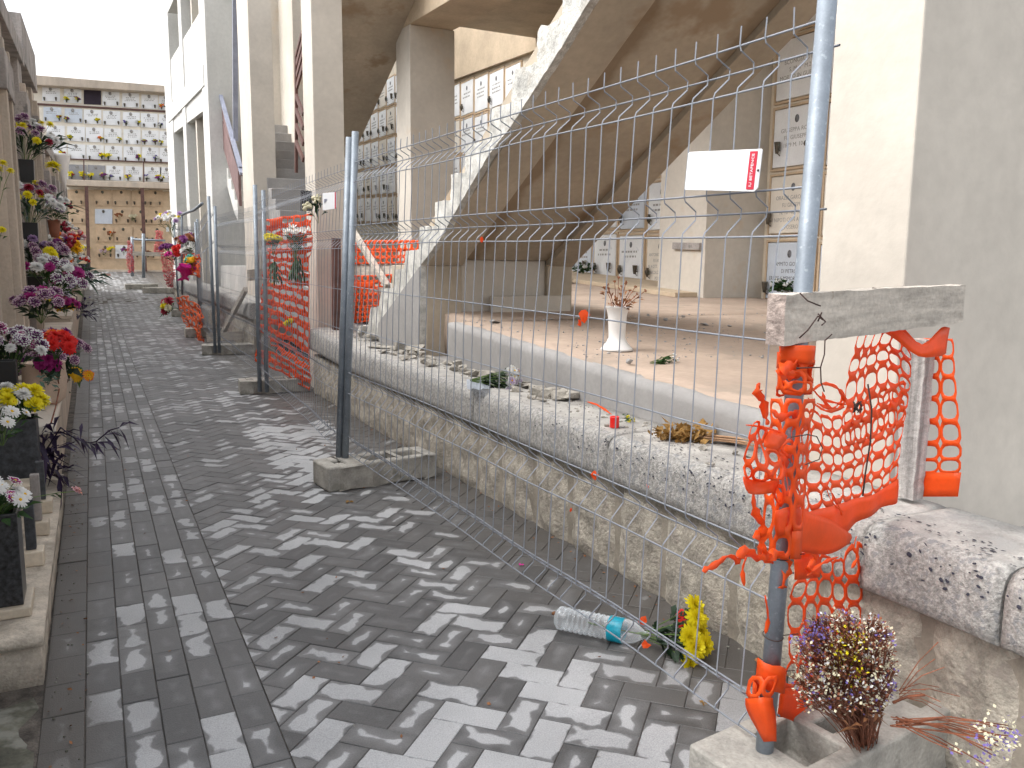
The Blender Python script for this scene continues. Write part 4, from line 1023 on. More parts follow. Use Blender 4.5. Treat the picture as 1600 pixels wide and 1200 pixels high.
# candle scrap
# ---- net with the flowers
t=thing('orange_net','sagging orange net beside the pillar, hung with a yellow and a white bunch','barrier net',(1.7,8.3,.2),'orange barrier nets')
q=[[(404,344),(440,342),(487,334)],[(412,400),(448,400),(486,398)],[(400,455),(445,462),(485,468)],[(403,515),(446,535),(484,548)],[(400,560),(440,585),(486,612)]]
def nd(x,y): return PX(x,y,1.52+.42*(x-404)/83.)
q=[[(416,343),(450,338),(487,334)],[(414,400),(448,402),(485,402)],[(408,450),(446,456),(484,468)],[(404,510),(444,528),(484,552)],[(400,566),(440,582),(485,611)]]
b=net([[nd(*p) for p in r] for r in q],8,19,.45,.24,jit=.03,seed=4,miss=((0,16),(1,16),(2,16),(0,15),(1,15)),n=8,solid=((1,0),(2,0)))
b.obj('net_sheet','orange_net',t,solid=.003)
t=thing('orange_net','orange net and brace tied behind the paired posts, above the broken steps','barrier net',(2.6,8,1),'orange barrier nets')
X=2.42
b=net([[PX(x,y,X) for x in (548,600,654)] for y in (375,392)],11,1,.36,.3,seed=1,n=8)
net([[PX(548,392,X),PX(600,392,X),PX(634,390,X)],[PX(548,413,X),PX(600,412,X),PX(632,411,X)]],9,2,.36,.3,seed=1,b=b,n=8)
net([[PX(548,430,X),PX(580,430,X),PX(613,428,X)],[PX(548,450,X),PX(580,450,X),PX(610,448,X)]],7,2,.36,.3,seed=1,b=b,n=8,solid=((0,1),(1,1),(2,1),(3,1)))
net([[PX(548,450,X),PX(570,450,X),PX(592,450,X)],[PX(548,480,X),PX(570,480,X),PX(592,478,X)]],5,3,.36,.3,seed=1,b=b,n=8)
net([[PX(548,480,X),PX(563,480,X),PX(579,480,X)],[PX(548,505,X),PX(563,504,X),PX(577,502,X)]],4,3,.36,.3,seed=1,b=b,n=8)
b.obj('net_sheet','orange_net',t,solid=.003)
b=B(); b.beam(PX(552,362,2.38),PX(606,448,2.38),.05,.05); b.obj('brace','old_wood',t)
b=B(); b.beam(PX(548,422,2.45),PX(634,418,2.45),.03,.12); b.obj('rail_board','old_wood',t)
# ---- sagging net by the hanging bouquets, and the pink ones far off
t=thing('orange_net','faded orange net sagging to the ground below the hanging bouquets','barrier net',(1.5,13,.2),'orange barrier nets')
def n3(x,y): return PX(x,y,1.42+.08*(x-275)/45)
b=net([[n3(*p) for p in r] for r in ([(276,468),(288,462),(300,470),(319,494)],[(282,488),(295,490),(306,498),(318,510)],[(288,505),(300,512),(308,520),(316,530)],[(296,520),(304,530),(310,538),(314,540)])],8,10,.34,.3,jit=.06,seed=9,n=8)
b.obj('net_sheet','orange_faded',t,solid=.004); b=B()
net([[PX(*p,1.5) for p in r] for r in ([(284,398),(298,396),(312,400)],[(284,430),(298,432),(314,432)])],6,8,.34,.3,jit=.06,seed=9,b=b,n=8)
b.obj('net_sheet','orange_faded',t,solid=.004)
t=thing('pink_net','sun-bleached pink net hanging from the far barrier post','barrier net',(1.3,27,.5))
def n4(x,y): return PY(x,y,26.8)
b=net([[n4(*p) for p in r] for r in ([(199,378),(202,376),(206,380)],[(198,405),(203,402),(209,408)],[(200,426),(206,425),(210,427)])],6,24,.3,.26,jit=.06,seed=9,n=6,b=None)
b.obj('net_sheet','pink_net',t,solid=.006)
t=thing('pink_net','wide ragged pink net draped right of the far barrier, before the end wall','barrier net',(2.3,26.5,.5))
b=net([[n4(*p) for p in r] for r in ([(243,362),(248,360),(253,364)],[(242,385),(249,384),(256,386)],[(240,396),(250,398),(258,396)])],7,22,.3,.26,jit=.08,seed=9,n=6)
b.obj('net_sheet','pink_net',t,solid=.006); b=B()
net([[PY(*p,24) for p in r] for r in ([(250,396),(258,394),(272,398)],[(256,430),(264,428),(274,432)],[(262,446),(268,448),(276,450)])],9,26,.3,.26,jit=.08,seed=19,n=6,b=b,tear=.15)
b.obj('net_sheet','pink_net',t,solid=.006)
# ================================================================= BOARD, POST, WIRES, SIGNS
A=PD(1212,499,1.80); Bq=PD(1494,474,2.42)
ax=(Bq-A); L=ax.length; ax.normalize(); uz=Vector((0,0,1)); uz=(uz-ax*ax.dot(uz)).normalized(); uy=ax.cross(uz)
def board(name,A,ax,uz,uy,L,h,th,m,m2,label,cat,amp=.002):
    bb=B(); n=40; m_=6; idx={}
    for i in range(n+1):
        for k,(dy,dz) in enumerate([(-1,-1),(-1,-.33),(-1,.33),(-1,1),(1,1),(1,.33),(1,-.33),(1,-1)]):
            p=A+ax*(L*i/n)+uz*(dz*h/2)+uy*(dy*th/2)
            q=noise.noise_vector(Vector((i*.35,k*1.7,h*40)))*amp+noise.noise_vector(p*60)*amp*.6
            if abs(dz)==1: q=q*1.6-uz*dz*.001
            bb.v.append(tuple(p+q))
    for i in range(n):
        for k in range(8): q=i*8; k2=(k+1)%8; bb.f.append([q+k,q+k2,q+8+k2,q+8+k]); bb.mi.append(0); bb.sm.append(False)
    bb.f.append(list(range(7,-1,-1))); bb.f.append([n*8+k for k in range(8)]); bb.mi+=[1,1]; bb.sm+=[False,False]
    o=bb.obj(name,[m,m2]); recenter(o); return tag(o,label,cat)
board('wooden_board',A,ax,uz,uy,L,.112,.045,'old_wood','end_grain','weathered grey plank wired across the near post, reaching the pillar','board')
A=PX(1418,786,2.235); A.z=.622; Bq=PX(1440,530,2.235); ax=(Bq-A); L=ax.length; ax.normalize(); uz=Vector((0,1,0)); uz=(uz-ax*ax.dot(uz)).normalized(); uy=ax.cross(uz)
board('wooden_post',A,ax,uz,uy,L,.070,.045,'post_wood','end_grain','whitewashed upright wooden post standing on the wall cap by the pillar','post')
def wires(name,label,lines,r=.0016):
    b=B()
    for pts in lines:
        P=[PD(*p) for p in pts]; b.tube(P,r,5)
    o=b.obj(name,'rust_wire'); recenter(o); return tag(o,label,'wire','binding wires')
wires('binding_wire','dark wire looped round the near post and the plank',[[(1250,458,1.70),(1262,470,1.685),(1282,478,1.70)],[(1249,528,1.71),(1262,516,1.69),(1278,494,1.70),(1286,500,1.71)],[(1278,490,1.70),(1290,503,1.70),(1284,508,1.69)],[(1284,488,1.69),(1278,502,1.70)]])
wires('binding_wire','bent wire hooked below the plank down to the netting',[[(1300,522,1.83),(1289,532,1.83),(1288,554,1.83),(1282,574,1.82),(1245,575,1.69)],[(1282,574,1.82),(1283,598,1.83),(1288,612,1.83)]])
wires('binding_wire','long black wire hanging from the plank through the net',[[(1363,450,2.08),(1373,452,2.07),(1372,480,2.07),(1364,520,2.07)],[(1356,600,2.06),(1362,640,2.06),(1360,690,2.07),(1352,740,2.07),(1348,775,2.07)]],.0022)
wires('binding_wire','tangle of rusty wire twisted in the middle of the net',[[(1340+7*math.sin(k*1.3),636+9*math.cos(k*1.9),2.02+.01*math.sin(k)) for k in range(26)]],.0014)
wires('binding_wire','square loop of wire tied right of the near post at net height',[[(1236,683,1.76),(1262,679,1.78),(1276,682,1.79),(1285,700,1.8),(1280,718,1.8),(1258,726,1.78)]],.0013)
for k,(y0,lb_) in enumerate(((868,'thin wire tied round the near post just under the torn net'),(993,'thin wire ring tied round the near post above the bouquet'),(1050,'lowest wire tie round the near post'))):
    b=B(); c=poleP(y0); b.tube([c+Vector((math.cos(a)*.0235,math.sin(a)*.0235,.004*math.sin(a))) for a in [i*2*PI/14 for i in range(15)]],.0014,5); b.tube([c+rt*.022,c+rt*.06+up*.004],.0012,4)
    o=b.obj('binding_wire','rust_wire'); recenter(o); tag(o,lb_,'wire','binding wires')
# white sign on the near panel
def signboard(corners,label,txt=True):
    t=thing('fence_sign',label,'sign',corners[0])
    tl,tr,br,bl=[Vector(c) for c in corners]; n_=(tr-tl).cross(bl-tl).normalized()
    if n_.dot(C0-tl)<0: n_=-n_
    wv=tr-tl; hv=bl-tl; c=.07; pts=[tl+wv*.02,tr-wv*.01,tr+hv*.03,br-hv*.10-(br-tr).normalized()*0,br-wv*.04,bl+wv*.01,bl-hv*.03,tl+hv*.03]
    b=B(); b.prism(pts,n_*-.003); b.obj('panel','sign_white',t,.0008)
    return t,tl,tr,br,bl,n_
t,tl,tr,br,bl,n_=signboard([onfence(1081,238,-.012),onfence(1197,233,-.012),onfence(1189,300,-.012),onfence(1075,297,-.012)],'blank white plastic sign with a red brand strip at its right, on the near fence')
wv=(tr-tl); hv=(bl-tl)
def sq(u0,u1,v0,v1,off): 
    f=lambda u,v:(tl.lerp(tr,u)).lerp(bl.lerp(br,u),v)+n_*off
    return [f(u0,v1),f(u1,v1),f(u1,v0),f(u0,v0)]
b=B(); b.prism(sq(.86,.955,.05,.95,.0006),n_*.0008); b.obj('red_strip','sign_red',t)
c_=(tl.lerp(tr,.91)).lerp(bl.lerp(br,.91),.5)+n_*.0018; X_=-hv.normalized(); Y_v=-wv.normalized()   # text reads upward
Z_=X_.cross(Y_v).normalized()
if Z_.dot(n_)<0: Y_v=-Y_v; Z_=X_.cross(Y_v).normalized()
mt=Matrix(((X_.x,Y_v.x,Z_.x,c_.x+Y_v.x*.0062),(X_.y,Y_v.y,Z_.y,c_.y+Y_v.y*.0062),(X_.z,Y_v.z,Z_.z,c_.z+Y_v.z*.0062),(0,0,0,1)))
text_obj('IU BETAFENCE',.0118,'sign_white',t,mt,.0004,'lettering',1.0)
tx=bpy.data.objects.get('lettering')
b=B(); b.lathe([(.003,0),(.003,.002)],(tr.lerp(br,.5))-wv.normalized()*.004,n_,8); b.obj('rivet','rust_wire',t)
X=1.33
t,tl,tr,br,bl,n_=signboard([PX(504,302,X),PX(525,300,X),PX(525,326,X),PX(504,329,X)],'small square pale sign on the second fence panel, before the pillar')
b=B(); b.prism([tl.lerp(tr,.93),tl.lerp(tr,.99),bl.lerp(br,.99),bl.lerp(br,.93)],n_*.002); b.obj('red_strip','sign_red',t)
b=B(); c=(tl+br)/2; b.add([tl.lerp(bl,.35).lerp(tr.lerp(br,.35),.15)+n_*.003,tl.lerp(bl,.35).lerp(tr.lerp(br,.35),.4)+n_*.003,tl.lerp(bl,.6).lerp(tr.lerp(br,.6),.15)+n_*.003],[(0,1,2)]); b.obj('arrow_mark','blue_steel',t)
b=B(); b.box(-.03,.03,-.002,.002,0,.1); o=b.obj('white_tag','sign_white'); o.location=PX(262,362,1.6); tag(o,'small white tag fixed on the far thin fence post','tag')
b=B(); b.beam(PX(388,430,1.62),PX(422,428,1.9),.04,.13); o=b.obj('wooden_board','old_wood'); recenter(o); tag(o,'grey board running from the third post behind the flowered orange net','board')
b=B(); b.beam(PX(384,452,1.9),PX(347,522,1.75),.05,.07); o=b.obj('wooden_prop','old_wood'); recenter(o); tag(o,'leaning wooden prop against the wall cap behind the second fence foot','prop')
b=B(); b.beam(PX(324,528,1.5),PX(384,523,2.0),.04,.12); o=b.obj('wooden_board','old_wood'); recenter(o); tag(o,'brown board lying on edge behind the third concrete foot','board')
b=B(); b.tube([PX(316,318,1.5),PX(304,328,1.47),PX(290,333,1.46),PX(284,336,1.45)],.022,8); o=b.obj('bent_pipe','galvanised'); recenter(o); tag(o,'bent grey rail sloping down from the post above the hanging bouquets','pipe')
b=B(); b.tube([PX(284,335,1.45),PX(285,460,1.45)],.02,8); o=b.obj('short_post','galvanised'); recenter(o); tag(o,'short grey tube upright among the hanging bouquets','post')
b=B(); p=PX(525,372,2.03); q=PX(526,515,2.03); b.beam(p,q,.07,.07,(0,1,0)); o=b.obj('steel_post','brown_steel'); recenter(o); tag(o,'short dark brown steel post beside the pillar behind the paired posts','post')
b=B(); p=PX(482,298,2.02); q=PX(482,330,2.02); b.beam(p,q,.16,.02,(0,1,0)); o=b.obj('wall_plate','slate'); recenter(o); tag(o,'dark lettered plate fixed on the pillar above the orange net','plate')
# ================================================================= FLOWERS
HEADS={}
def head(kind,c1,c2=None):
    """a blossom mesh of radius 1 facing +Z; kinds: pom, daisy, small, carnation, lily"""
    k=(kind,c1,c2)
    if k in HEADS: return HEADS[k]
    b=B(); r=random.Random(hash(kind)%1000 if 0 else len(HEADS)*7+3); mats=['f_'+c1,'f_'+(c2 or c1)]
    def petal(az,el,L,wd,cup=.25,base=.0):
        d=Vector((math.cos(az)*math.cos(el),math.sin(az)*math.cos(el),math.sin(el))); s_=Vector((-math.sin(az),math.cos(az),0)); n_=d.cross(s_)
        if n_.z<0: n_=-n_
        p0=d*base; p1=d*(base+L*(.80 if c2 else .6))+n_*cup*L*.25; p2=d*(base+L*.92)+n_*cup*L*.1*r.uniform(-1,1.6); w1=wd
        b.cur=0; b.add([p0-s_*w1*.35,p0+s_*w1*.35,p1+s_*w1,p1-s_*w1],[(0,1,2,3)],True)
        b.cur=1 if c2 else 0; b.add([p1-s_*w1,p1+s_*w1,p2+s_*w1*.75,p2+d*L*.1,p2-s_*w1*.75],[(0,1,2,3,4)],True)
    if kind=='pom':
        for lay,(el,n,L) in enumerate(((-.25,13,1),(.1,13,1),(.45,12,.92),(.8,9,.8),(1.15,6,.62))):
            for i in range(n): petal(2*PI*(i+.5*(lay%2))/n+r.uniform(-.1,.1),el+r.uniform(-.12,.12),L*r.uniform(.85,1.05),.15)
    elif kind=='daisy':
        for lay,(el,n,L) in enumerate(((.05,15,1),(.28,13,.86),(.55,9,.6))):
            for i in range(n): petal(2*PI*(i+.5*(lay%2))/n+r.uniform(-.08,.08),el+r.uniform(-.08,.08),L*r.uniform(.9,1.05),.13)
        b.cur=len(mats); mats.append('f_gold'); b.ball((0,0,.14),.2,7,4,(1,1,.6))
    elif kind=='carnation':
        for lay in range(5):
            n=10-lay
            for i in range(n): petal(2*PI*(i+.37*lay)/n+r.uniform(-.2,.2),.15+.27*lay+r.uniform(-.15,.15),r.uniform(.6,1)*(1-.09*lay),.26,.9)
    elif kind=='lily':
        for i in range(6): petal(2*PI*i/6,.45+(.15 if i%2 else 0),r.uniform(.9,1.1),.26,-.5)
        b.cur=len(mats); mats.append('f_gold'); b.tube([(0,0,0),(0,0,.6)],.04,4)
    elif kind=='small':
        for i in range(9):
            c=Vector((r.uniform(-.6,.6),r.uniform(-.6,.6),r.uniform(-.2,.5))); b.cur=i%2 if c2 else 0; b.ball(c,r.uniform(.25,.42),5,3)
    me=bpy.data.meshes.new('blossom'); me.from_pydata(b.v,[],b.f)
    for m in mats: me.materials.append(MT[m])
    for i,p in enumerate(me.polygons): p.material_index=b.mi[i]; p.use_smooth=b.sm[i]
    me.update(); HEADS[k]=me; return me
def leafq(b,p,d,L,wd,droop=.3,r=random):
    d=Vector(d).normalized(); s_=d.cross(Vector((0,0,1)))
    s_=s_.normalized() if s_.length>.05 else Vector((1,0,0)); n_=s_.cross(d)
    s_=(s_*math.cos(r.uniform(-.7,.7))+n_*math.sin(r.uniform(-.9,.9))).normalized()
    m=p+d*L*.5+Vector((0,0,.02*L)); e=p+d*L-Vector((0,0,droop*L))
    b.add([p,m+s_*wd,e,m-s_*wd,m-Vector((0,0,wd*.4))],[(0,1,4),(1,2,4),(2,3,4),(3,0,4)],True)
def bouquet(name,label,c,heads,dirn=(0,0,1),spread=.8,leaf='leaf',nl=30,ll=.06,lw=.008,L=.14,group=None,seed=1,stems=True,merge=False,squash=1.,cat='flowers'):
    """c: where the stems meet; heads: [(kind,col,col2,count,radius)]; L: stem length"""
    c=Vector(c); t=thing(name,label,cat,c,group); r=random.Random(seed); dn=Vector(dirn).normalized(); a=dn.orthogonal().normalized(); b2=dn.cross(a)
    pts=[]; mb=B(); sb=B(); lb_=B(); mbm=[]
    tot=sum(h[3] for h in heads); k=0; order=[]
    for h in heads: order+= [h]*h[3]
    r.shuffle(order)
    for i,h in enumerate(order):
        u=(i+.5)/tot; th=math.acos(1-u*(1-math.cos(spread)))*r.uniform(.85,1.1); ph=i*2.39996+r.uniform(-.2,.2)
        d=(dn*math.cos(th)+(a*math.cos(ph)+b2*math.sin(ph)*squash)*math.sin(th)).normalized()
        p=c+d*L*r.uniform(.86,1.12); pts.append((p,d,h))
        rad=h[4]*r.uniform(.82,1.15); face=(d*.75+Vector((-.22,-.62,.48))*.8*(1 if p.x>.5 else .0)+Vector((.35,-.62,.40))*.75*(0 if p.x>.5 else 1.)+Vector((r.uniform(-.3,.3),r.uniform(-.3,.3),r.uniform(-.1,.3)))).normalized()
        q=face.to_track_quat('Z','Y'); mtx=Matrix.Translation(p)@q.to_matrix().to_4x4()@Matrix.Rotation(r.uniform(0,6),4,'Z')@Matrix.Scale(rad,4)
        me=head(h[0],h[1],h[2])
        if merge: mbm.append((me,mtx))
        else:
            o=bpy.data.objects.new('blossom',me); S.collection.objects.link(o); o.parent=t; o.matrix_parent_inverse=Matrix.Translation(-c); o.matrix_basis=mtx
        if stems: sb.tube([c-dn*L*.12+(a*math.cos(ph)+b2*math.sin(ph))*.004,c.lerp(p,.55)+Vector((0,0,.006)),p],.0018 if L>.09 else .0012,4,False)
    if merge:
        by={}
        for me,mtx in mbm: by.setdefault(me.name,[]).append((me,mtx))
        for l in by.values():
            me=l[0][0]; nb=B(); 
            for me_,mtx in l:
                o=len(nb.v); nb.v+=[tuple(mtx@v.co) for v in me_.vertices]
                for p in me_.polygons: nb.f.append([i+o for i in p.vertices]); nb.mi.append(p.material_index); nb.sm.append(True)
            nm=bpy.data.meshes.new('blossoms'); nm.from_pydata(nb.v,[],nb.f)
            for m in me.materials: nm.materials.append(m)
            for i,p in enumerate(nm.polygons): p.material_index=nb.mi[i]
            o=bpy.data.objects.new('blossoms',nm); S.collection.objects.link(o); put(o,t)
    for i in range(nl):
        th=spread*1.15*math.sqrt(r.random()); ph=r.uniform(0,2*PI); d=(dn*math.cos(th)+(a*math.cos(ph)+b2*math.sin(ph)*squash)*math.sin(th)).normalized()
        s0=c+d*L*r.uniform(.15,.8); leafq(lb_,s0,d+Vector((r.uniform(-.7,.7),r.uniform(-.7,.7),r.uniform(-.5,.4))),ll*r.uniform(.6,1.3),lw*r.uniform(.7,1.4),r=r)
    if stems: sb.obj('stems','stem_green' if leaf not in('leaf_brown',) else 'stem_red',t)
    if nl: lb_.obj('leaves',leaf,t)
    return t
def boxvase(name,label,x,y,z,wx,wy,h,m,base=None,group=None,hollow=True,flare=0):
    t=thing(name,label,'vase',(x,y,z),group)
    if base:
        b=B(); b.box(x-wx/2-base[0],x+wx/2+base[0],y-wy/2-base[0],y+wy/2+base[0],z,z+base[1]); b.obj('stone_base','marble_base',t,.006)
    zb=z+(base[1]+.001 if base else 0); b=B(); th=.014
    f=1+flare
    P=[(x-wx/2,y-wy/2),(x+wx/2,y-wy/2),(x+wx/2,y+wy/2),(x-wx/2,y+wy/2)]; 
    O=[(px_,py_,zb) for px_,py_ in P]; T=[(x+(px_-x)*f,y+(py_-y)*f,zb+h) for px_,py_ in P]; I=[(x+(px_-x)*(f-2*th/wx),y+(py_-y)*(f-2*th/wy),zb+h) for px_,py_ in P]; J=[(a,c_,zb+h*.8) for a,c_,_ in I]
    b.add(O+T+I+J,[(3,2,1,0)]+[(i,(i+1)%4,4+(i+1)%4,4+i) for i in range(4)]+[(4+i,4+(i+1)%4,8+(i+1)%4,8+i) for i in range(4)]+[(8+i,8+(i+1)%4,12+(i+1)%4,12+i) for i in range(4)]+[(12,13,14,15)])
    b.obj('vase_body',m,t,.003); return t,zb+h
def roundvase(name,label,c,prof,m,group=None,m2=None):
    t=thing(name,label,'vase',c,group); b=B(); b.lathe(prof+[(prof[-1][0]*.88,prof[-1][1]),(prof[-1][0]*.8,prof[-1][1]-.02)],c,n=24); b.obj('vase_body',m,t); return t
G1='vases standing on the left ledges'; G2='bunches in the vases along the left wall'
# near black granite vase, white and purple daisies
p=PZ(30,975,.172); 
t,zt=boxvase('granite_vase','polished black granite box vase on a cream base, nearest on the left ledge',-.335,3.10,.172,.15,.15,.31,'granite',(.022,.035),G1)
bouquet('flower_bunch','white and purple daisies over the nearest black granite vase',(-.335,3.08,zt-.03),[('daisy','white',None,18,.026),('daisy','magenta','white',7,.024)],spread=1.15,nl=60,ll=.06,lw=.016,L=.13,group=G2,seed=2)
# slim bronze and glass vases with white bases behind it
for i,(y,h) in enumerate(((3.55,.20),(3.95,.2),(4.30,.18))):
    t,z_=boxvase('slim_vase',('slim dark metal vase on a cream base just behind the nearest granite vase','middle slim metal vase on the first ledge','farthest slim metal vase on the first ledge, beside the slate vase')[i],-.265,y,.172,.035,.035,h,'slate' if i!=1 else 'limestone_grey',(.025,.06),G1)
bouquet('carnation','single wilting pink carnation leaning out over the path from the left ledge',PY(55,778,3.6),[('carnation','peach','pinkish',1,.034)],dirn=PY(121,768,3.7)-PY(55,778,3.6),spread=.02,nl=5,ll=.03,L=(PY(121,768,3.7)-PY(55,778,3.6)).length,group=G2,seed=4)
# slate vase with white and yellow
t,zt=boxvase('granite_vase','dark slate box vase holding white and yellow chrysanthemums',-.365,4.62,.172,.17,.17,.40,'slate',None,G1)
bouquet('flower_bunch','yellow and white chrysanthemums in the dark slate box vase',(-.36,4.60,zt-.03),[('pom','yellow',None,15,.046),('pom','white',None,11,.036),('daisy','yellow',None,5,.022)],spread=.95,nl=50,ll=.07,lw=.016,L=.17,group=G2,seed=6,leaf='leaf')
b=B(); b.box(-.46,-.27,4.20,4.36,.30,.325); o=b.obj('stone_tray','marble_base',bevel=.006); recenter(o); tag(o,'pale stone tray between the two black box vases','tray')
bouquet('flower_bunch','loose white daisies left of the yellow chrysanthemums, at the frame edge',PX(3,690,-.36),[('daisy','white',None,10,.03)],spread=.9,nl=30,ll=.06,lw=.012,L=.13,group=G2,seed=16)
# purple trailing plant
t=thing('purple_plant','dark purple trailing plant spilling off the left ledge over the paving','plant',(-.28,4.9,.2))
b=B(); r=random.Random(4); c=Vector((-.27,4.85,.34))
for i in range(55):
    d=Vector((r.uniform(-.3,1),r.uniform(-.8,.3),r.uniform(-.7,.6))); leafq(b,c+Vector((r.uniform(-.06,.08),r.uniform(-.12,.08),r.uniform(-.12,.12))),d,r.uniform(.08,.17),r.uniform(.010,.017),.35,r)
tr_=[PY(x_,y_,4.62-.01*i_) for i_,(x_,y_) in enumerate(((95,668),(112,682),(126,688),(140,692),(150,690),(162,680),(172,672),(186,668)))]
for i,p in enumerate(tr_[1:]):
    for k in range(3): leafq(b,p,Vector((r.uniform(-.2,1),r.uniform(-1,.3),r.uniform(-1,.8))),r.uniform(.06,.13),.009,.3,r)
b.obj('leaves','leaf_purple',t); b=B(); b.tube(tr_,.0035,5); b.tube([c,tr_[0]],.004,5)
for k in range(6): b.tube([c,c+Vector((r.uniform(-.02,.15),r.uniform(-.1,.05),r.uniform(-.15,.12)))],.003,4)
b.obj('stems','leaf_purple',t)
# cream pot with the big bouquet
cp=PX(71,612,-.30); cp=Vector((cp.x,cp.y,.442))
roundvase('cream_pot','round cream clay pot under the big purple and red bouquet',cp,[(.075,0),(.11,.03),(.125,.12),(.12,.25),(.125,.26)],'clay_cream',G1)
cp2=Vector((-.335,7.5,.502)); roundvase('cream_pot','cream clay tub on the ledge step behind the big bouquet',cp2,[(.10,0),(.12,.2),(.125,.22)],'clay_cream',G1)
cc=PX(78,595,-.36)
bouquet('flower_bunch','big purple chrysanthemum bouquet with bright red and orange blooms on its right',PX(74,578,-.30),[('pom','purple','dustpink',40,.040),('pom','purple',None,10,.05),('pom','magenta','dustpink',12,.045)],dirn=(-.12,-.30,1),spread=1.2,nl=170,ll=.09,lw=.026,leaf='leaf_dark',L=.25,group=G2,seed=8)
bouquet('flower_bunch','bright red and orange gerberas at the path side of the big bouquet',PX(92,545,-.22)+Vector((0,-.55,0)),[('pom','red',None,13,.042),('pom','orange',None,5,.036)],dirn=(.3,-.3,1),spread=.8,nl=10,ll=.06,lw=.015,L=.13,group=G2,seed=9)
bouquet('flower_bunch','magenta blooms drooping below the red gerberas',PX(80,545,-.26)+Vector((0,-.35,0)),[('pom','magenta',None,7,.042)],dirn=(.0,-.4,-.5),spread=.9,nl=12,ll=.08,lw=.03,leaf='leaf_dark',L=.09,group=G2,seed=10)
bouquet('flower_bunch','purple and white daisies in the bay behind the nearest pilaster',PX(16,588,-.43),[('pom','purple','white',16,.04),('pom','white',None,3,.035),('pom','magenta','white',6,.04)],dirn=(.1,0,1),spread=.8,nl=60,ll=.09,lw=.016,leaf='leaf_dark',L=.27,group=G2,seed=11)
t,zt=boxvase('granite_vase','tall black vase in the bay behind the nearest pilaster',PX(14,640,-.43).x,PX(14,640,-.43).y,.45,.10,.10,.36,'black_vase',None,G1)
bouquet('flower_bunch','drooping yellow sunflowers leaning out from the ledge on long stems',PY(102,556,6.6),[('daisy','gold',None,2,.05),('daisy','gold','orange',1,.05)],dirn=PY(126,588,6.4)-PY(102,556,6.6),spread=.25,nl=22,ll=.07,lw=.022,L=.26,group=G2,seed=12)
# rose sprig in front of the pot
t=thing('rose_sprig','thin leafy rose sprig rising in front of the cream pot','plant',PX(80,652,-.23))
b=B(); q=[PX(80,660,-.23),PX(88,632,-.22),PX(93,605,-.22),PX(90,590,-.22)]; b.tube(q,.004,5); b.tube([q[2],PX(105,598,-.18),PX(108,592,-.16)],.0025,4); b.tube([q[1],PX(72,628,-.24),PX(66,615,-.25)],.0025,4); b.obj('stems','stem_red',t)
b=B(); r=random.Random(6)
for i in range(46):
    p=PX(r.gauss(82,10),r.gauss(592,7),-.23); leafq(b,p,Vector((r.uniform(-1,1),r.uniform(-1,.4),r.uniform(-.4,.4))),.035,.011,.2,r)
b.obj('leaves','leaf_blue',t)
# hanging wall vases with bunches: (px,py of vase top, X, vase px height, ...)
def hung(x,y,X,hpx,heads,label,vl,seed,mv='black_vase',L=.2,spread=.8,leaf='leaf_dark',nl=60,ll=.12,wd=.11,dirn=(.25,-.25,1),kind='box'):
    p=PX(x,y,X); q=PX(x,y+hpx,X); h=p.z-q.z
    if kind=='box': boxvase('wall_vase',vl,p.x,p.y,q.z,wd,wd,h,mv,None,'vases hung on the left wall',flare=.1)
    else: roundvase('wall_vase',vl,(p.x,p.y,q.z),[(wd*.3,0),(wd*.42,h*.3),(wd*.55,h)],mv,'vases hung on the left wall')
    return bouquet('flower_bunch',label,(p.x,p.y,p.z-.02),heads,dirn=dirn,spread=spread,nl=nl,ll=ll,lw=.014,leaf=leaf,L=L,group=G2,seed=seed)
hung(41,250,-.47,32,[('pom','purple','dustpink',9,.05),('pom','white',None,7,.05),('pom','yellow',None,6,.042),('pom','crimson',None,3,.045)],'highest bunch of white, lilac and yellow blooms with long green blades','highest black box vase hung on the left wall',21,L=.36,ll=.24)
hung(47,348,-.46,42,[('pom','white',None,8,.052),('pom','purple','dustpink',8,.048),('pom','yellow',None,6,.042),('pom','crimson',None,4,.045),('pom','pinkish','lilac',4,.045)],'second hanging bunch, white heads left and purple heads right','black box vase hung second down on the left wall',22,L=.34,ll=.22,leaf='leaf_blue')
hung(55,432,-.45,30,[('pom','purple','dustpink',9,.055),('pom','yellow',None,4,.055),('pom','lilac',None,6,.05),('pom','white',None,4,.05)],'third hanging bunch of purple-edged and yellow heads with dense green','black vase hung third down, level with the far pink nets',23,L=.34,ll=.20)
hung(84,344,-.40,26,[('pom','lilac','white',4,.07),('pom','white',None,3,.06),('small','crimson',None,3,.05)],'white and lilac bunch over a small brown cone vase','small brown cone vase hung midway along the left wall',24,mv='clay_brown',L=.26,ll=.12,leaf='leaf',kind='r',wd=.14)
hung(94,404,-.40,22,[('pom','gold',None,4,.09),('pom','white',None,3,.09),('pom','purple',None,3,.08),('small','crimson',None,3,.09)],'small bunch with two golden heads over a brown pot','round brown pot hung beyond the golden heads',25,mv='clay_brown',L=.30,ll=.12,leaf='leaf',kind='r',wd=.34)
hung(84,462,-.30,14,[('pom','white',None,6,.055),('pom','magenta',None,6,.055),('pom','purple','white',12,.052)],'white, magenta and lilac heads above the yellow ledge bunch','low grey vase behind the yellow ledge bunch',26,mv='slate',L=.32,leaf='leaf')
bouquet('flower_bunch','yellow heads with white edge at the foot of the second pilaster',PX(58,478,-.42),[('pom','yellow',None,6,.07)],spread=.8,nl=16,L=.12,group=G2,seed=31)
bouquet('flower_bunch','lavender and cream heads above the golden ledge blooms',PX(92,478,-.33),[('pom','lilac','white',8,.06),('pom','cream',None,5,.05),('pom','violet',None,3,.05)],spread=.9,nl=26,L=.17,group=G2,seed=32)
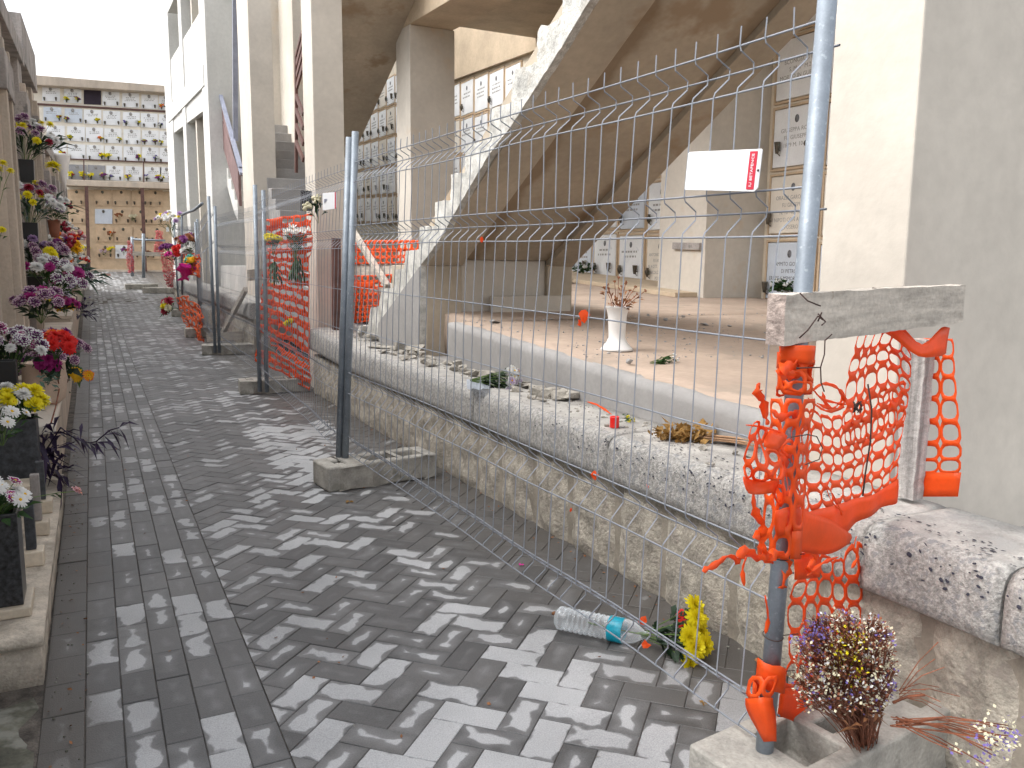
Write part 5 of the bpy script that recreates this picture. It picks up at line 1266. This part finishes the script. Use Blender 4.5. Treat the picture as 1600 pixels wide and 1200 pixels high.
bouquet('flower_bunch','golden yellow blooms between the big bouquet and the dark ledge plant',PX(103,492,-.27),[('pom','gold',None,5,.07)],spread=.8,nl=14,L=.12,group=G2,seed=33)
bouquet('flower_bunch','tiny pink and red mixed bunch low on the far left wall',PX(104,402,-.33),[('small','red','pinkish',5,.10),('small','orange','purple',5,.09)],spread=1,nl=16,L=.36,group=G2,seed=34,leaf='leaf_blue')
bouquet('flower_bunch','white and red bunch in the farthest ledge pot',PX(122,421,-.3),[('small','white',None,4,.16),('small','red','white',2,.12)],spread=.8,nl=16,L=.3,group=G2,seed=35)
roundvase('cream_pot','small white pot standing at the far end of the left ledge',PX(124,440,-.3),[(.12,0),(.15,.3),(.16,.35)],'white_plastic',G1)
roundvase('dark_pot','small dark pot at the path edge, at the far end of the left ledge',PY(133,440,18.),[(.08,0),(.1,.3),(.11,.34)],'slate',G1)
bouquet('flower_bunch','cream heads over dark purple leaves near the far end of the left ledge',PX(118,450,-.28),[('pom','cream',None,5,.08)],spread=1,nl=60,L=.16,ll=.16,group=G2,seed=36,leaf='leaf_purple')
b0_=bouquet('purple_plant','bushy dark purple plant spreading from the left ledge onto the far paving',PX(124,492,-.22),[('small','violet',None,2,.02)],spread=1.5,nl=150,L=.36,ll=.14,lw=.016,seed=37,leaf='leaf_purple',cat='plant')
bouquet('purple_plant','smaller dark blue-green plant spilling at the far bend of the left ledge',PX(120,440,-.25),[('small','violet',None,2,.02)],spread=1.5,nl=60,L=.4,ll=.3,lw=.03,seed=38,leaf='leaf_blue',cat='plant')
bouquet('flower_bunch','lilac bunch with white edges on the ledge before the dark purple plant',PX(100,468,-.26),[('pom','lilac','white',8,.07),('pom','magenta',None,3,.06)],spread=1,nl=26,L=.22,group=G2,seed=39)
bouquet('flower_bunch','yellow sprays cut by the frame edge high on the left',PX(-4,320,-.45),[('pom','yellow',None,7,.028)],spread=.5,nl=12,L=.22,group=G2,seed=40)
bouquet('flower_bunch','small yellow spray at the frame edge below the upper one',PX(-5,392,-.45),[('pom','yellow',None,4,.026)],spread=.5,nl=6,L=.12,group=G2,seed=41)
roundvase('white_cone_vase','white cone-shaped vase fixed high on the far left wall',PX(101,300,-.35),[(.02,0),(.05,.25),(.13,.62),(.14,.66)],'white_plastic')
bouquet('flower_bunch','single yellow bloom over the brown pot on the far left wall',PX(94,412,-.35)+Vector((0,0,1.1)),[('pom','yellow',None,2,.09)],spread=.4,nl=12,L=.12,group=G2,seed=42)
for k_,(x,y,X_,hd_,L_,lb_) in enumerate((
  (64,500,-.34,[('pom','purple','dustpink',14,.05),('pom','magenta',None,4,.055)],.2,'purple bunch filling the gap behind the big bouquet, under the yellow heads'),
  (100,486,-.28,[('pom','magenta',None,6,.055),('pom','crimson',None,5,.05)],.13,'dark crimson bunch just beyond the bright red gerberas'),
  (70,440,-.42,[('pom','lilac','white',7,.055),('pom','white',None,5,.05)],.2,'lilac and white bunch beside the third black wall vase'),
  (108,436,-.30,[('pom','magenta',None,4,.07),('small','white',None,4,.07),('small','yellow',None,3,.06)],.22,'magenta and white bunch in front of the far small pots'),
  (98,372,-.38,[('small','crimson',None,5,.07),('small','white',None,4,.06)],.24,'red and white specked bunch halfway up the far left wall'),
  (112,384,-.33,[('small','red',None,4,.1),('small','white','pinkish',4,.09)],.22,'pinkish red bunch at the far corner of the left wall'),
  (88,425,-.38,[('pom','orange',None,3,.06),('pom','pinkish',None,5,.055)],.2,'orange and pink bunch above the grey ledge vase'),
  (18,660,-.42,[('daisy','white',None,14,.034)],.16,'white daisies behind the slate box vase at the frame edge'))):
    bouquet('flower_bunch',lb_,PX(x,y,X_),hd_,spread=1.0,nl=46,ll=.09,lw=.018,leaf='leaf_dark' if k_<5 else 'leaf',L=L_,group=G2,seed=200+k_)
# ---- bunches tied to the fence on the right
G3='bunches tied to the fence'
def tied(label,x,y,X,heads,L,seed,dirn=(-.2,-.2,1),spread=.6,leaf='leaf',nl=26,ll=.1): return bouquet('tied_bunch',label,PX(x,y,X),heads,dirn=dirn,spread=spread,nl=nl,ll=ll,lw=.012,leaf=leaf,L=L,group=G3,seed=seed)
tied('yellow bunch with long hanging stems tied on the orange net',427,396,1.60,[('pom','yellow',None,11,.034)],.16,51,nl=30,dirn=(0,-.2,1),spread=.42)
tied('white lily bunch tied upright on the orange net',461,402,1.80,[('lily','white',None,16,.042)],.27,52,nl=60,spread=.42,dirn=(0,-.2,1))
tied('leafy stems hanging under the white lilies on the orange net',463,392,1.79,[('small','white',None,1,.02)],.3,53,dirn=(0,0,-1),spread=.25,nl=70)
tied('thin green stems hanging under the yellow bunch',428,400,1.59,[('small','yellow',None,1,.01)],.26,54,dirn=(0,0,-1),spread=.2,nl=40,leaf='leaf')
tied('single yellow bloom low on the orange net',453,510,1.76,[('pom','yellow',None,2,.04)],.05,55,nl=8)
tied('cream sprig caught on the fence left of the small square sign',497,345,1.40,[('small','cream',None,2,.04)],.14,56,nl=16,leaf='leaf_dark')
tied('white, lilac and yellow bunch, topmost of the far fence cluster',270,368,1.46,[('pom','white',None,8,.065),('pom','lilac',None,5,.06),('pom','yellow',None,4,.05)],.42,57,ll=.2)
tied('dark purple bunch left of the red bloom in the far fence cluster',263,398,1.47,[('pom','purple',None,11,.06)],.2,58,ll=.16)
tied('red bloom in the middle of the far fence cluster',276,392,1.47,[('pom','red',None,5,.08)],.12,59,dirn=(0,-1,.2))
tied('yellow and pink bunch hanging under the red bloom',273,412,1.46,[('pom','hotpink',None,5,.06),('pom','cream',None,5,.05)],.24,60,ll=.2)
tied('brown and mauve bunch right of the red bloom in the far cluster',298,398,1.48,[('pom','rust',None,8,.06),('pom','purple',None,7,.07)],.3,61,leaf='leaf')
tied('white bloom pair in the right half of the far fence cluster',294,400,1.46,[('pom','white',None,3,.10)],.1,62)
tied('yellow bloom with teal wrapping in the far fence cluster',301,418,1.47,[('pom','gold',None,5,.07),('small','teal',None,5,.06)],.16,63,leaf='leaf')
tied('colourful bunch lying on top of the sagging faded net',276,482,1.45,[('pom','yellow',None,3,.07),('pom','crimson',None,3,.09),('pom','cream',None,3,.08)],.26,64,dirn=(-.8,-.2,.25),nl=60,ll=.16)
b=B(); r=random.Random(2); c=PX(297,412,1.46); e=PX(286,438,1.44)
rings=[]
for i in range(9):
    p=c.lerp(e,i/8); w_=(.16,.2,.2,.17,.12,.07,.05,.09,.11)[i]; rings.append([p+Vector((math.cos(k*PI/5)*w_*r.uniform(.7,1.1),math.sin(k*PI/5)*w_*r.uniform(.7,1.1),r.uniform(-.02,.02))) for k in range(10)])
o_=len(b.v)
for q in rings: b.v+=[tuple(v) for v in q]
for i in range(8):
    for k in range(10): b.f.append([i*10+k,i*10+(k+1)%10,(i+1)*10+(k+1)%10,(i+1)*10+k]); b.mi.append(0); b.sm.append(False)
o=b.obj('pink_wrapper','f_hotpink'); recenter(o); tag(o,'crumpled hot pink wrapping hanging from the far fence cluster','wrapping')
# ---- flowers on the end wall
rg=random.Random(9); ordn=['top','second','third','fourth','balcony']; cn=['first','second','third','fourth','fifth','sixth','seventh']
seen={}
for (r_,i,xx,yy) in FLW:
    if rg.random()<(.24 if r_<3 else .5 if r_==3 else .6):
        k=(r_,i); seen[k]=seen.get(k,0)+1; cols=rg.choice([('yellow','crimson'),('yellow','white'),('white','violet'),('orange','yellow'),('purple','yellow'),('yellow','yellow')])
        big=1 if r_>=3 else .75
        bouquet('niche_bunch',f'{cols[0]}-{cols[1]} bunch, {"left" if seen[k]==1 else "right"} side of the {cn[i]} plaque, {ordn[r_]} row of the end wall',pe(xx,yy+1,-.14),[('small',cols[0],None,3,.075*big),('small',cols[1],None,2,.07*big)],dirn=(0,-.3,1),spread=.8,nl=14,ll=.12,lw=.03,L=.15*big,group='bunches on the end wall',seed=i*9+r_,stems=False,merge=True)
for x,y,c1,c2,lb_ in ((132,390,'yellow','white','yellow bunch low on the end wall, left of the first steel column'),(172,392,'yellow','yellow','yellow bunch left of the white plaque low on the end wall'),(193,394,'purple','rust','dull purple bunch right of the white plaque low on the end wall'),(164,396,'dustpink','rust','faded bunch two plaques right of the first steel column'),
    (187,340,'rust','leafy','brown dry sprig on the second lower row of the end wall'),(208,342,'cream','cream','cream sprig on the second lower row of the end wall'),(174,368,'rust','orange','rust coloured dry bunch on the third lower row'),(230,398,'rust','rust','small dry sprig behind the far barrier')):
    c2='rust' if c2=='leafy' else c2
    bouquet('niche_bunch',lb_,pe(x,y+4,-.2),[('small',c1,None,4,.07),('small',c2,None,2,.06)],dirn=(rg.uniform(-.3,.3),-.3,1),spread=.6,nl=14,ll=.12,lw=.02,L=.22,group='bunches on the end wall',seed=int(x),stems=True,merge=True,leaf='leaf' if c1!='rust' else 'leaf_dry')
# ---- near the camera: bottle with chrysanthemums on the paving
A=Vector((1.455,2.50,.047)); E_=Vector((1.70,2.19,.045)); ax=(E_-A).normalized(); 
t=thing('plastic_bottle','clear ribbed plastic bottle with a teal label lying on the paving, flowers in its neck','bottle',(1.55,2.38,0))
Lb=.30; prof=[(.001,0),(.030,.002),(.042,.012)]
for k in range(9): z=.02+k*.0165; prof+= [(.043,z),(.0435,z+.006),(.0385,z+.011)]
prof+=[(.0425,.172),(.0435,.18),(.0435,.225),(.043,.235),(.036,.262),(.020,.285),(.014,.292),(.014,.31),(.0125,.312)]
prof=[(a_,b_*1.14) for a_,b_ in prof]
b=B(); b.lathe(prof+[(r_*.955,z_) for r_,z_ in prof[::-1] if z_>.004],A,ax,28,False); b.obj('bottle_body','bottle',t)
b=B(); b.lathe([(.0441,.206),(.0446,.207),(.0446,.257),(.0441,.259)],A,ax,28,False); b.obj('label','water_label',t)
b=B()
r=random.Random(3); sidev=ax.cross(Vector((0,0,1))).normalized()
for ln in range(7):
    an=-.55+ln*.17; rr_=.0452; z0=.19
    c=A+ax*(.214+ln*.0056)
    for k in range(5):
        a0_=math.radians(205+k*13+r.uniform(-2,2)); a1_=a0_+math.radians(8)
        f=lambda a: c+(sidev*math.cos(a)+Vector((0,0,1))*-math.sin(a))*rr_
        b.add([f(a0_),f(a1_),f(a1_)+ax*.0018,f(a0_)+ax*.0018],[(0,1,2,3)])
b.obj('label_print','sign_white',t)
b=B(); 
for k in range(5): b.tube([A+ax*.13+Vector((0,0,-.01+.006*k))+sidev*(.01*k-.02),A+ax*.24+Vector((0,0,.0)),A+ax*.30,A+ax*.35+sidev*(.01*k-.02)+Vector((0,0,.01))],.0022,5)
b.obj('green_stems','stem_green',t)
cN=A+ax*.345
bouquet('flower_bunch','bright yellow chrysanthemums sticking out of the lying plastic bottle',cN,[('pom','yellow',None,13,.042)],dirn=(ax.x,ax.y,.16),spread=.62,nl=110,ll=.05,lw=.010,leaf='leaf_dark',L=.19,seed=71,squash=.8)
for (x,y,rd,lbl) in ((1068,985,.034,'crimson rose lying behind the yellow chrysanthemums, near the wall foot'),):
    c=PZ(1074,976,.05); bouquet('flower_bunch',lbl,c,[('carnation','red',None,2,.04)],dirn=(-.5,-.4,.35),spread=.5,nl=10,ll=.05,lw=.012,L=.05,seed=72)
# dried statice bouquet standing in the block
cB=PZ(1352,1178,.10)
t=thing('dried_bouquet','big dried bouquet of white, violet and yellow statice standing in the hollow block','flowers',cB)
r=random.Random(12); sb=B(); W1=B(); hd={'f_cream':B(),'f_violet':B(),'f_white':B(),'f_yellow':B(),'stem_red':B()}
for i in range(430):
    u=r.random(); x=1248+148*r.random(); y=962+ (1105-962)*r.random()**.9
    # heart-shaped outline measured on the bunch
    cx,cy=1322,1040; e=((x-cx)/82)**2+((y-cy)/88)**2
    if e>1+.35*noise.noise(Vector((x*.03,y*.03,1))): continue
    tip=PD(x,y,1.70+r.uniform(-.10,.10)+.0*(x)); root=cB+Vector((r.uniform(-.025,.025),r.uniform(-.02,.02),r.uniform(-.02,.05)))
    mid=root.lerp(tip,.55)+Vector((r.uniform(-.012,.012),r.uniform(-.012,.012),.012))
    sb.tube([root,mid,tip],.0011,4,False)
    vio=(x<1290 and y<1010) or r.random()<.22; yel=(1300<x<1345 and 985<y<1075 and r.random()<.6)
    key='f_yellow' if yel else ('f_violet' if vio else ('f_cream' if r.random()<.7 else 'f_white'))
    for k in range(r.randint(9,15)):
        d=Vector((r.gauss(0,1),r.gauss(0,1),r.gauss(0,.8))).normalized()*r.uniform(.004,.016); q=tip+d*1.1
        b=hd[key if r.random()<.54 else 'stem_red']; leafq(b,q,d+Vector((r.uniform(-.004,.004),r.uniform(-.004,.004),.004)),r.uniform(.005,.009),r.uniform(.002,.0036),.0,r)
        if r.random()<.5: sb.tube([tip.lerp(root,.06),q],.0006,3,False)
sb.obj('stems','stem_red',t)
for k,b in hd.items():
    if b.v: b.obj('florets' if k!='stem_red' else 'dry_calyxes',k,t)
b=B()
for k in range(40): 
    p=PD(r.uniform(1300,1380),r.uniform(1060,1140),1.72+r.uniform(-.06,.06)); leafq(b,p,Vector((r.uniform(-1,1),r.uniform(-1,1),r.uniform(-.3,1))),r.uniform(.02,.05),.004,.3,r)
b.obj('dry_leaves','leaf_brown',t)
# fallen dried sprays to the right of the block
t=thing('fallen_spray','dried statice spray fallen off the block towards the lower right corner','flowers',PZ(1500,1160,.1))
sb=B(); hb=B(); hv=B()
for i in range(16):
    a=PD(1400+r.uniform(-10,10),1128+r.uniform(-8,8),1.64); e=PD(1540+r.uniform(-40,60),1150+r.uniform(-25,45),1.46+r.uniform(-.05,.05)); m=a.lerp(e,.5)+up*r.uniform(-.005,.02)
    sb.tube([a,m,e],.0012,4,False)
    for k in range(14): leafq(hb if r.random()<.5 else hv,e+Vector((r.gauss(0,.012),r.gauss(0,.012),r.gauss(0,.009))),Vector((r.uniform(-1,1),r.uniform(-1,1),r.uniform(-.5,1))),.008,.003,0,r)
for i in range(9):
    a=PD(1405,1085+r.uniform(-8,8),1.68); e=a+rt*r.uniform(.03,.12)+up*r.uniform(-.06,.10)+fw*r.uniform(-.04,.06); sb.tube([a,a.lerp(e,.5)+up*.01,e],.0009,4,False)
sb.obj('stems','stem_red',t); hb.obj('florets','f_cream',t); hv.obj('florets','f_violet',t)
t=thing('dry_twig','dark dry twig sticking out right of the hollow block','twig',PD(1410,1110,1.66)); b=B()
b.tube([PD(1395,1098,1.66),PD(1420,1088,1.66),PD(1445,1086,1.66)],.003,5); b.tube([PD(1400,1120,1.64),PD(1430,1140,1.60),PD(1480,1165,1.55)],.0022,5); b.obj('branch','stem_red',t)
# ---- on the raised floor and the wall cap
fz=lambda y: PF+.0035+SH*y
vp=PX(963,556,2.72); vy=vp.y; vx=2.72; vz=fz(vy)+.001
roundvase('white_vase','white waisted plastic vase with dry flowers standing on the raised floor',(vx,vy,vz),[(.098,0),(.092,.012),(.062,.045),(.048,.075),(.050,.11),(.055,.20),(.066,.245),(.074,.255)],'white_plastic')
bouquet('dry_bunch','withered brown bunch in the white waisted vase',(vx,vy,vz+.20),[('small','rust',None,12,.011)],dirn=(.15,-.1,1),spread=.75,nl=60,ll=.05,lw=.009,leaf='leaf_brown',L=.20,seed=81)
def on_floor(x,y,X): p=PX(x,y,X); return Vector((X,p.y,fz(p.y)))
def atfloor(x,y):
    z=.8
    for _ in range(8): p=PZ(x,y,z); z=fz(p.y)
    return Vector((p.x,p.y,z))
c=atfloor(1020,570)
bouquet('flower_sprig','green leafy stem with small white flowers lying on the raised floor',c+Vector((0,0,.012)),[('small','white',None,5,.012)],dirn=(atfloor(1085,562)-c),spread=.22,nl=46,ll=.035,lw=.010,leaf='leaf',L=.17,seed=82)
def chunk(name,label,c,s,m,seed,flat=.4,group=None,rot=None):
    b=B(); r=random.Random(seed); bm=bmesh.new(); pts=[bm.verts.new((r.uniform(-1,1)*s[0],r.uniform(-1,1)*s[1],r.uniform(-1,1)*s[2])) for _ in range(14)]
    bmesh.ops.convex_hull(bm,input=pts); bmesh.ops.delete(bm,geom=[v for v in bm.verts if not v.link_faces],context='VERTS')
    bmesh.ops.rotate(bm,matrix=Matrix.Rotation(rot if rot is not None else r.uniform(0,3),3,'Z'),verts=bm.verts[:])
    mz=min(v.co.z for v in bm.verts)
    for v in bm.verts: v.co.z-=mz
    me=bpy.data.meshes.new(name); bm.to_mesh(me); bm.free(); me.materials.append(MT[m]); o=bpy.data.objects.new(name,me); S.collection.objects.link(o); o.location=c
    bv=o.modifiers.new('bevel','BEVEL'); bv.width=min(s)*.12
    return tag(o,label,'rubble',group)
gr='lumps of broken plaster'
for i,(x,y,sx_,h_,lb_) in enumerate(((773,502,.075,.012,'flat grey slab of plaster on the raised floor under the stairs'),(983,570,.03,.022,'small block of plaster at the floor edge in front of the white vase'),(1012,490,.02,.012,'plaster crumb nearest the white vase'),(1040,500,.02,.014,'plaster crumb by the broken spot of floor'),(1068,494,.022,.014,'round plaster crumb right of the vase'),(1100,508,.045,.012,'thin flake of plaster in the middle of the floor'),(1108,462,.06,.045,'plaster lump at the foot of the rear pillar'),(880,520,.012,.008,'tiny crumb left of the orange scrap'),(1140,510,.03,.008,'thin flake near the plank end'))):
    chunk('plaster_chunk',lb_,atfloor(x,y),(sx_,sx_*.6,h_),'riser_grey' if i!=6 else 'plaster',i+5,group=gr)
b=B(); r=random.Random(5)
for i in range(420):
    x=r.uniform(880,1200) if r.random()<.7 else r.uniform(720,1000); y=r.uniform(476,560) if x>880 else r.uniform(492,520)
    c=atfloor(x,y)
    if c.x<2.4: continue
    s_=abs(r.gauss(0,.004))+.002; b.ball(c+Vector((0,0,s_*.3)),s_,5,3,(1,r.uniform(.6,1),.6))
o=b.obj('plaster_crumbs','riser_grey'); tag(o,'fine crumbs of plaster strewn over the raised floor','crumbs',kind='stuff')
capz=lambda y: .607+.012*(y-1.5)/5+coff(y)
def atcap(x,y,dx=0):
    z=.62
    for _ in range(5): p=PZ(x,y,z); z=capz(p.y)
    return Vector((p.x+dx,p.y,z))
rub=[(592,545,.13,.014),(562,528,.05,.06),(576,533,.07,.035),(690,552,.10,.04),(706,545,.05,.05),(640,560,.05,.016),(668,567,.045,.016),(650,552,.05,.02),(730,570,.05,.012),(752,567,.05,.014),(622,552,.05,.014),(700,568,.03,.01),(780,588,.07,.02),(800,612,.05,.014),(815,604,.06,.016),(830,612,.05,.014),(842,600,.06,.02),(850,618,.04,.012),(862,608,.05,.018),(875,616,.05,.012),(822,624,.03,.01),(838,628,.03,.01),(886,622,.05,.012),(1090,704,.025,.010),(1140,712,.02,.01),(1160,716,.018,.008),(1098,728,.02,.006),(548,520,.04,.03),(610,548,.05,.012),(684,560,.05,.014),(790,600,.04,.014),(868,600,.06,.014)]
spots_=['under the foot of the broken stairs','on the far cap stones','on the middle cap stones','on the nearer cap stones']
rx_=random.Random(99)
for _ in range(34):
    k_=rx_.random(); rub.append((592+k_*300+rx_.uniform(-8,8),548+k_*78+rx_.uniform(-7,9),rx_.uniform(.03,.07),rx_.uniform(.012,.03)))
used_=set()
def rublab(i,x,s_,h_):
    z=('under the broken stair' if x<600 else 'right of the stair base' if x<680 else 'by the corner of the raised floor' if x<725 else 'behind the clear wrapping' if x<780 else 'beside the fallen daisies' if x<835 else 'right of the fallen daisies' if x<900 else 'near the withered bouquet')
    for q in ('large flat','large upright','broad','middling','thin','small','small thick','narrow','tiny','chipped','pale','last'):
        if q in ('large flat','broad') and s_<.08: continue
        if q=='large upright' and h_<.04: continue
        l=f'{q} broken plaster piece on the wall cap {z}'
        if l not in used_: used_.add(l); return l
    return 'small broken bits of stair plaster on the wall cap'
for i,(x,y,s_,h_) in enumerate(rub):
    c=atcap(x,y,.03); c.x=min(c.x,2.24)
    chunk('rubble_piece',rublab(i,x,s_,h_),c,(s_*1.05,s_*.7,h_*1.1),'rubble',i+50,group='rubble on the wall cap')
b=B()
for i in range(700):
    y=r.uniform(2.6,8.2); x=min(2.285,r.gauss(2.19,.05)); s_=abs(r.gauss(0,.005))+.002
    if x<2.0: continue
    b.ball((x,y,capz(y)+s_*.2),s_,5,3,(1,r.uniform(.6,1.4),.6))
o=b.obj('cap_grit','rubble'); tag(o,'grit and crumbs scattered along the back of the wall cap','grit',kind='stuff')
c=atcap(735,604)
bouquet('cap_bouquet','fallen bouquet of pale lilac and white daisies lying on the wall cap',c+Vector((.03,0,.035)),[('daisy','lilac','white',8,.030),('daisy','white',None,10,.030),('daisy','dustpink','white',3,.026)],dirn=atcap(815,606)-c,spread=.38,nl=110,ll=.05,lw=.012,leaf='leaf_dark',L=.24,seed=83)
b=B(); b.v=[]; pts=[]
for i in range(8):
    for k in range(5):
        p=atcap(722+i*5,598+k*4-abs(i-4)*.6); pts.append(p+Vector((.03,0,.012+.03*abs(noise.noise(Vector((i*.9,k*1.3,2)))))))
b.add(pts,[(i*5+k,i*5+k+1,(i+1)*5+k+1,(i+1)*5+k) for i in range(7) for k in range(4)]); o=b.obj('cellophane_wrap','cellophane',solid=.0008); recenter(o); tag(o,'crumpled clear wrapping round the stems of the fallen cap bouquet','wrapping')
c=atcap(960,668); t=roundvase('red_candle_cup','small red plastic candle cup standing on the wall cap',c,[(.020,0),(.021,.004),(.021,.045),(.0215,.05)],'red_plastic')
c=atcap(972,655,.02); bouquet('flower_sprig','yellow-tipped green sprig behind the red candle cup',c+Vector((0,0,.01)),[('small','yellow',None,4,.011)],dirn=atcap(988,662)-c,spread=.3,nl=24,ll=.03,lw=.006,L=.09,seed=84)
b=B(); P=[onfence(918,628),onfence(932,632),onfence(945,640),onfence(956,648)]; ribbon([P[0],P[0].lerp(P[1],.5),P[1],P[2],P[3]],.006,b); o=b.obj('net_scrap','orange_net',solid=.001); recenter(o); tag(o,'long curled orange scrap on the near fence above the red candle cup','scrap','scraps of orange net')
# dry brown bouquet lying on the cap
c=atcap(1120,690); e=atcap(1040,688)
t=thing('withered_bouquet','withered ochre bouquet in brown stems lying on the wall cap','flowers',c)
r=random.Random(15); b=B()
dr=(e-c); 
for i in range(210):
    u=r.uniform(.3,1.05); p=c+dr*u+Vector((r.gauss(0,.03),r.gauss(0,.03),.012+abs(r.gauss(0,.022)))); leafq(b,p,Vector((r.uniform(-1,1),r.uniform(-.4,1),r.uniform(-.4,.8))),r.uniform(.03,.05),r.uniform(.010,.019),r.uniform(-.2,.5),r)
b.obj('dry_petals','leaf_dry',t); b=B()
sdir=(atcap(1210,706)-c).normalized()
for i in range(26):
    o_=Vector((r.gauss(0,.018),r.gauss(0,.01),.012+abs(r.gauss(0,.012)))); b.tube([c+dr*.3+o_,c+sdir*.12+o_*1.1,c+sdir*r.uniform(.24,.36)+o_*1.3],.0026,5)
b.obj('stems','kraft',t)
b=B(); pts=[]
for i in range(7):
    for k in range(4): p=atcap(1118+i*10,676+k*3+i*2); pts.append(p+Vector((.02,0,.02+.03*abs(noise.noise(Vector((i*.9,k*1.7,7)))))))
b.add(pts,[(i*4+k,i*4+k+1,(i+1)*4+k+1,(i+1)*4+k) for i in range(6) for k in range(3)]); o=b.obj('cellophane_wrap','cellophane',solid=.0008); recenter(o); tag(o,'torn white wrapping behind the stems of the withered bouquet','wrapping')
# vase flowers on the nearest niche
p=PX(1222,455,6.55); bouquet('flower_bunch','small white-flowered green posy at the lowest near niche plaque',p,[('small','white',None,7,.035)],spread=1.2,nl=90,ll=.09,lw=.028,L=.12,seed=90)
p=PX(912,430,6.5); bouquet('flower_bunch','white-flowered green posy half hidden beside the stair foot',p,[('small','white',None,5,.04)],spread=.9,nl=50,ll=.09,lw=.028,L=.2,seed=91)
b=B(); b.beam(PX(1052,384,5.88),PX(1094,385,5.88),.03,.075); o=b.obj('stone_shelf','limestone_grey'); recenter(o); tag(o,'small broken stone shelf on the face of the rear pillar','shelf')
# ---- leaves, petals and twigs on the paving
b=B(); bt=B(); r=random.Random(44)
for i in range(520):
    if r.random()<.55: y=r.uniform(1.3,9); x=1.97-abs(r.gauss(0,.07))
    elif r.random()<.6: y=r.uniform(1.9,7); x=-.19+abs(r.gauss(0,.06))
    else: y=r.uniform(1.5,7); x=r.uniform(.0,1.9)
    if r.random()<.35: leafq(b,Vector((x,y,zg(y)+.004)),Vector((r.uniform(-1,1),r.uniform(-1,1),.15)),r.uniform(.008,.022),r.uniform(.003,.008),.1,r)
    elif x>1.75 or x<0: s_=r.uniform(.0015,.005); bt.ball((x,y,zg(y)+s_*.4),s_,5,3,(1,r.uniform(.6,1.4),.6))
    else: a=r.uniform(0,3); L=r.uniform(.006,.02); bt.tube([(x,y,zg(y)+.003),(x+math.cos(a)*L,y+math.sin(a)*L,zg(y)+.004)],.0007,3)
tag(b.obj('leaf_litter','leaf_brown'),'dry leaf bits scattered over the paving and along the wall foot','leaf litter',kind='stuff')
tag(bt.obj('grit','moss_slab'),'grit and twig bits along the edges of the paving','grit',kind='stuff')
for x,y,s_,m,lb_ in ((866,958,.010,'leaf_brown','brown pebble-like seed beside the bottle base'),(814,882,.010,'f_hotpink','magenta petal lying on the paving under the near fence'),(1100,1098,.012,'leaf_dry','dry twig bits on the paving near the hollow block'),(545,784,.02,'leaf_dry','orange dry leaf on the paving before the middle concrete foot')):
    b=B(); c=PZ(x,y,.006); 
    if m=='leaf_brown': b.ball(c,s_,8,6,(1.2,.8,.7))
    else:
        for k in range(4): leafq(b,c,Vector((math.cos(k*1.9),math.sin(k*1.9),.1)),s_*1.5,s_*.5,.1,r)
    o=b.obj('fallen_petal' if m!='leaf_brown' else 'seed',m); recenter(o); tag(o,lb_,'litter')
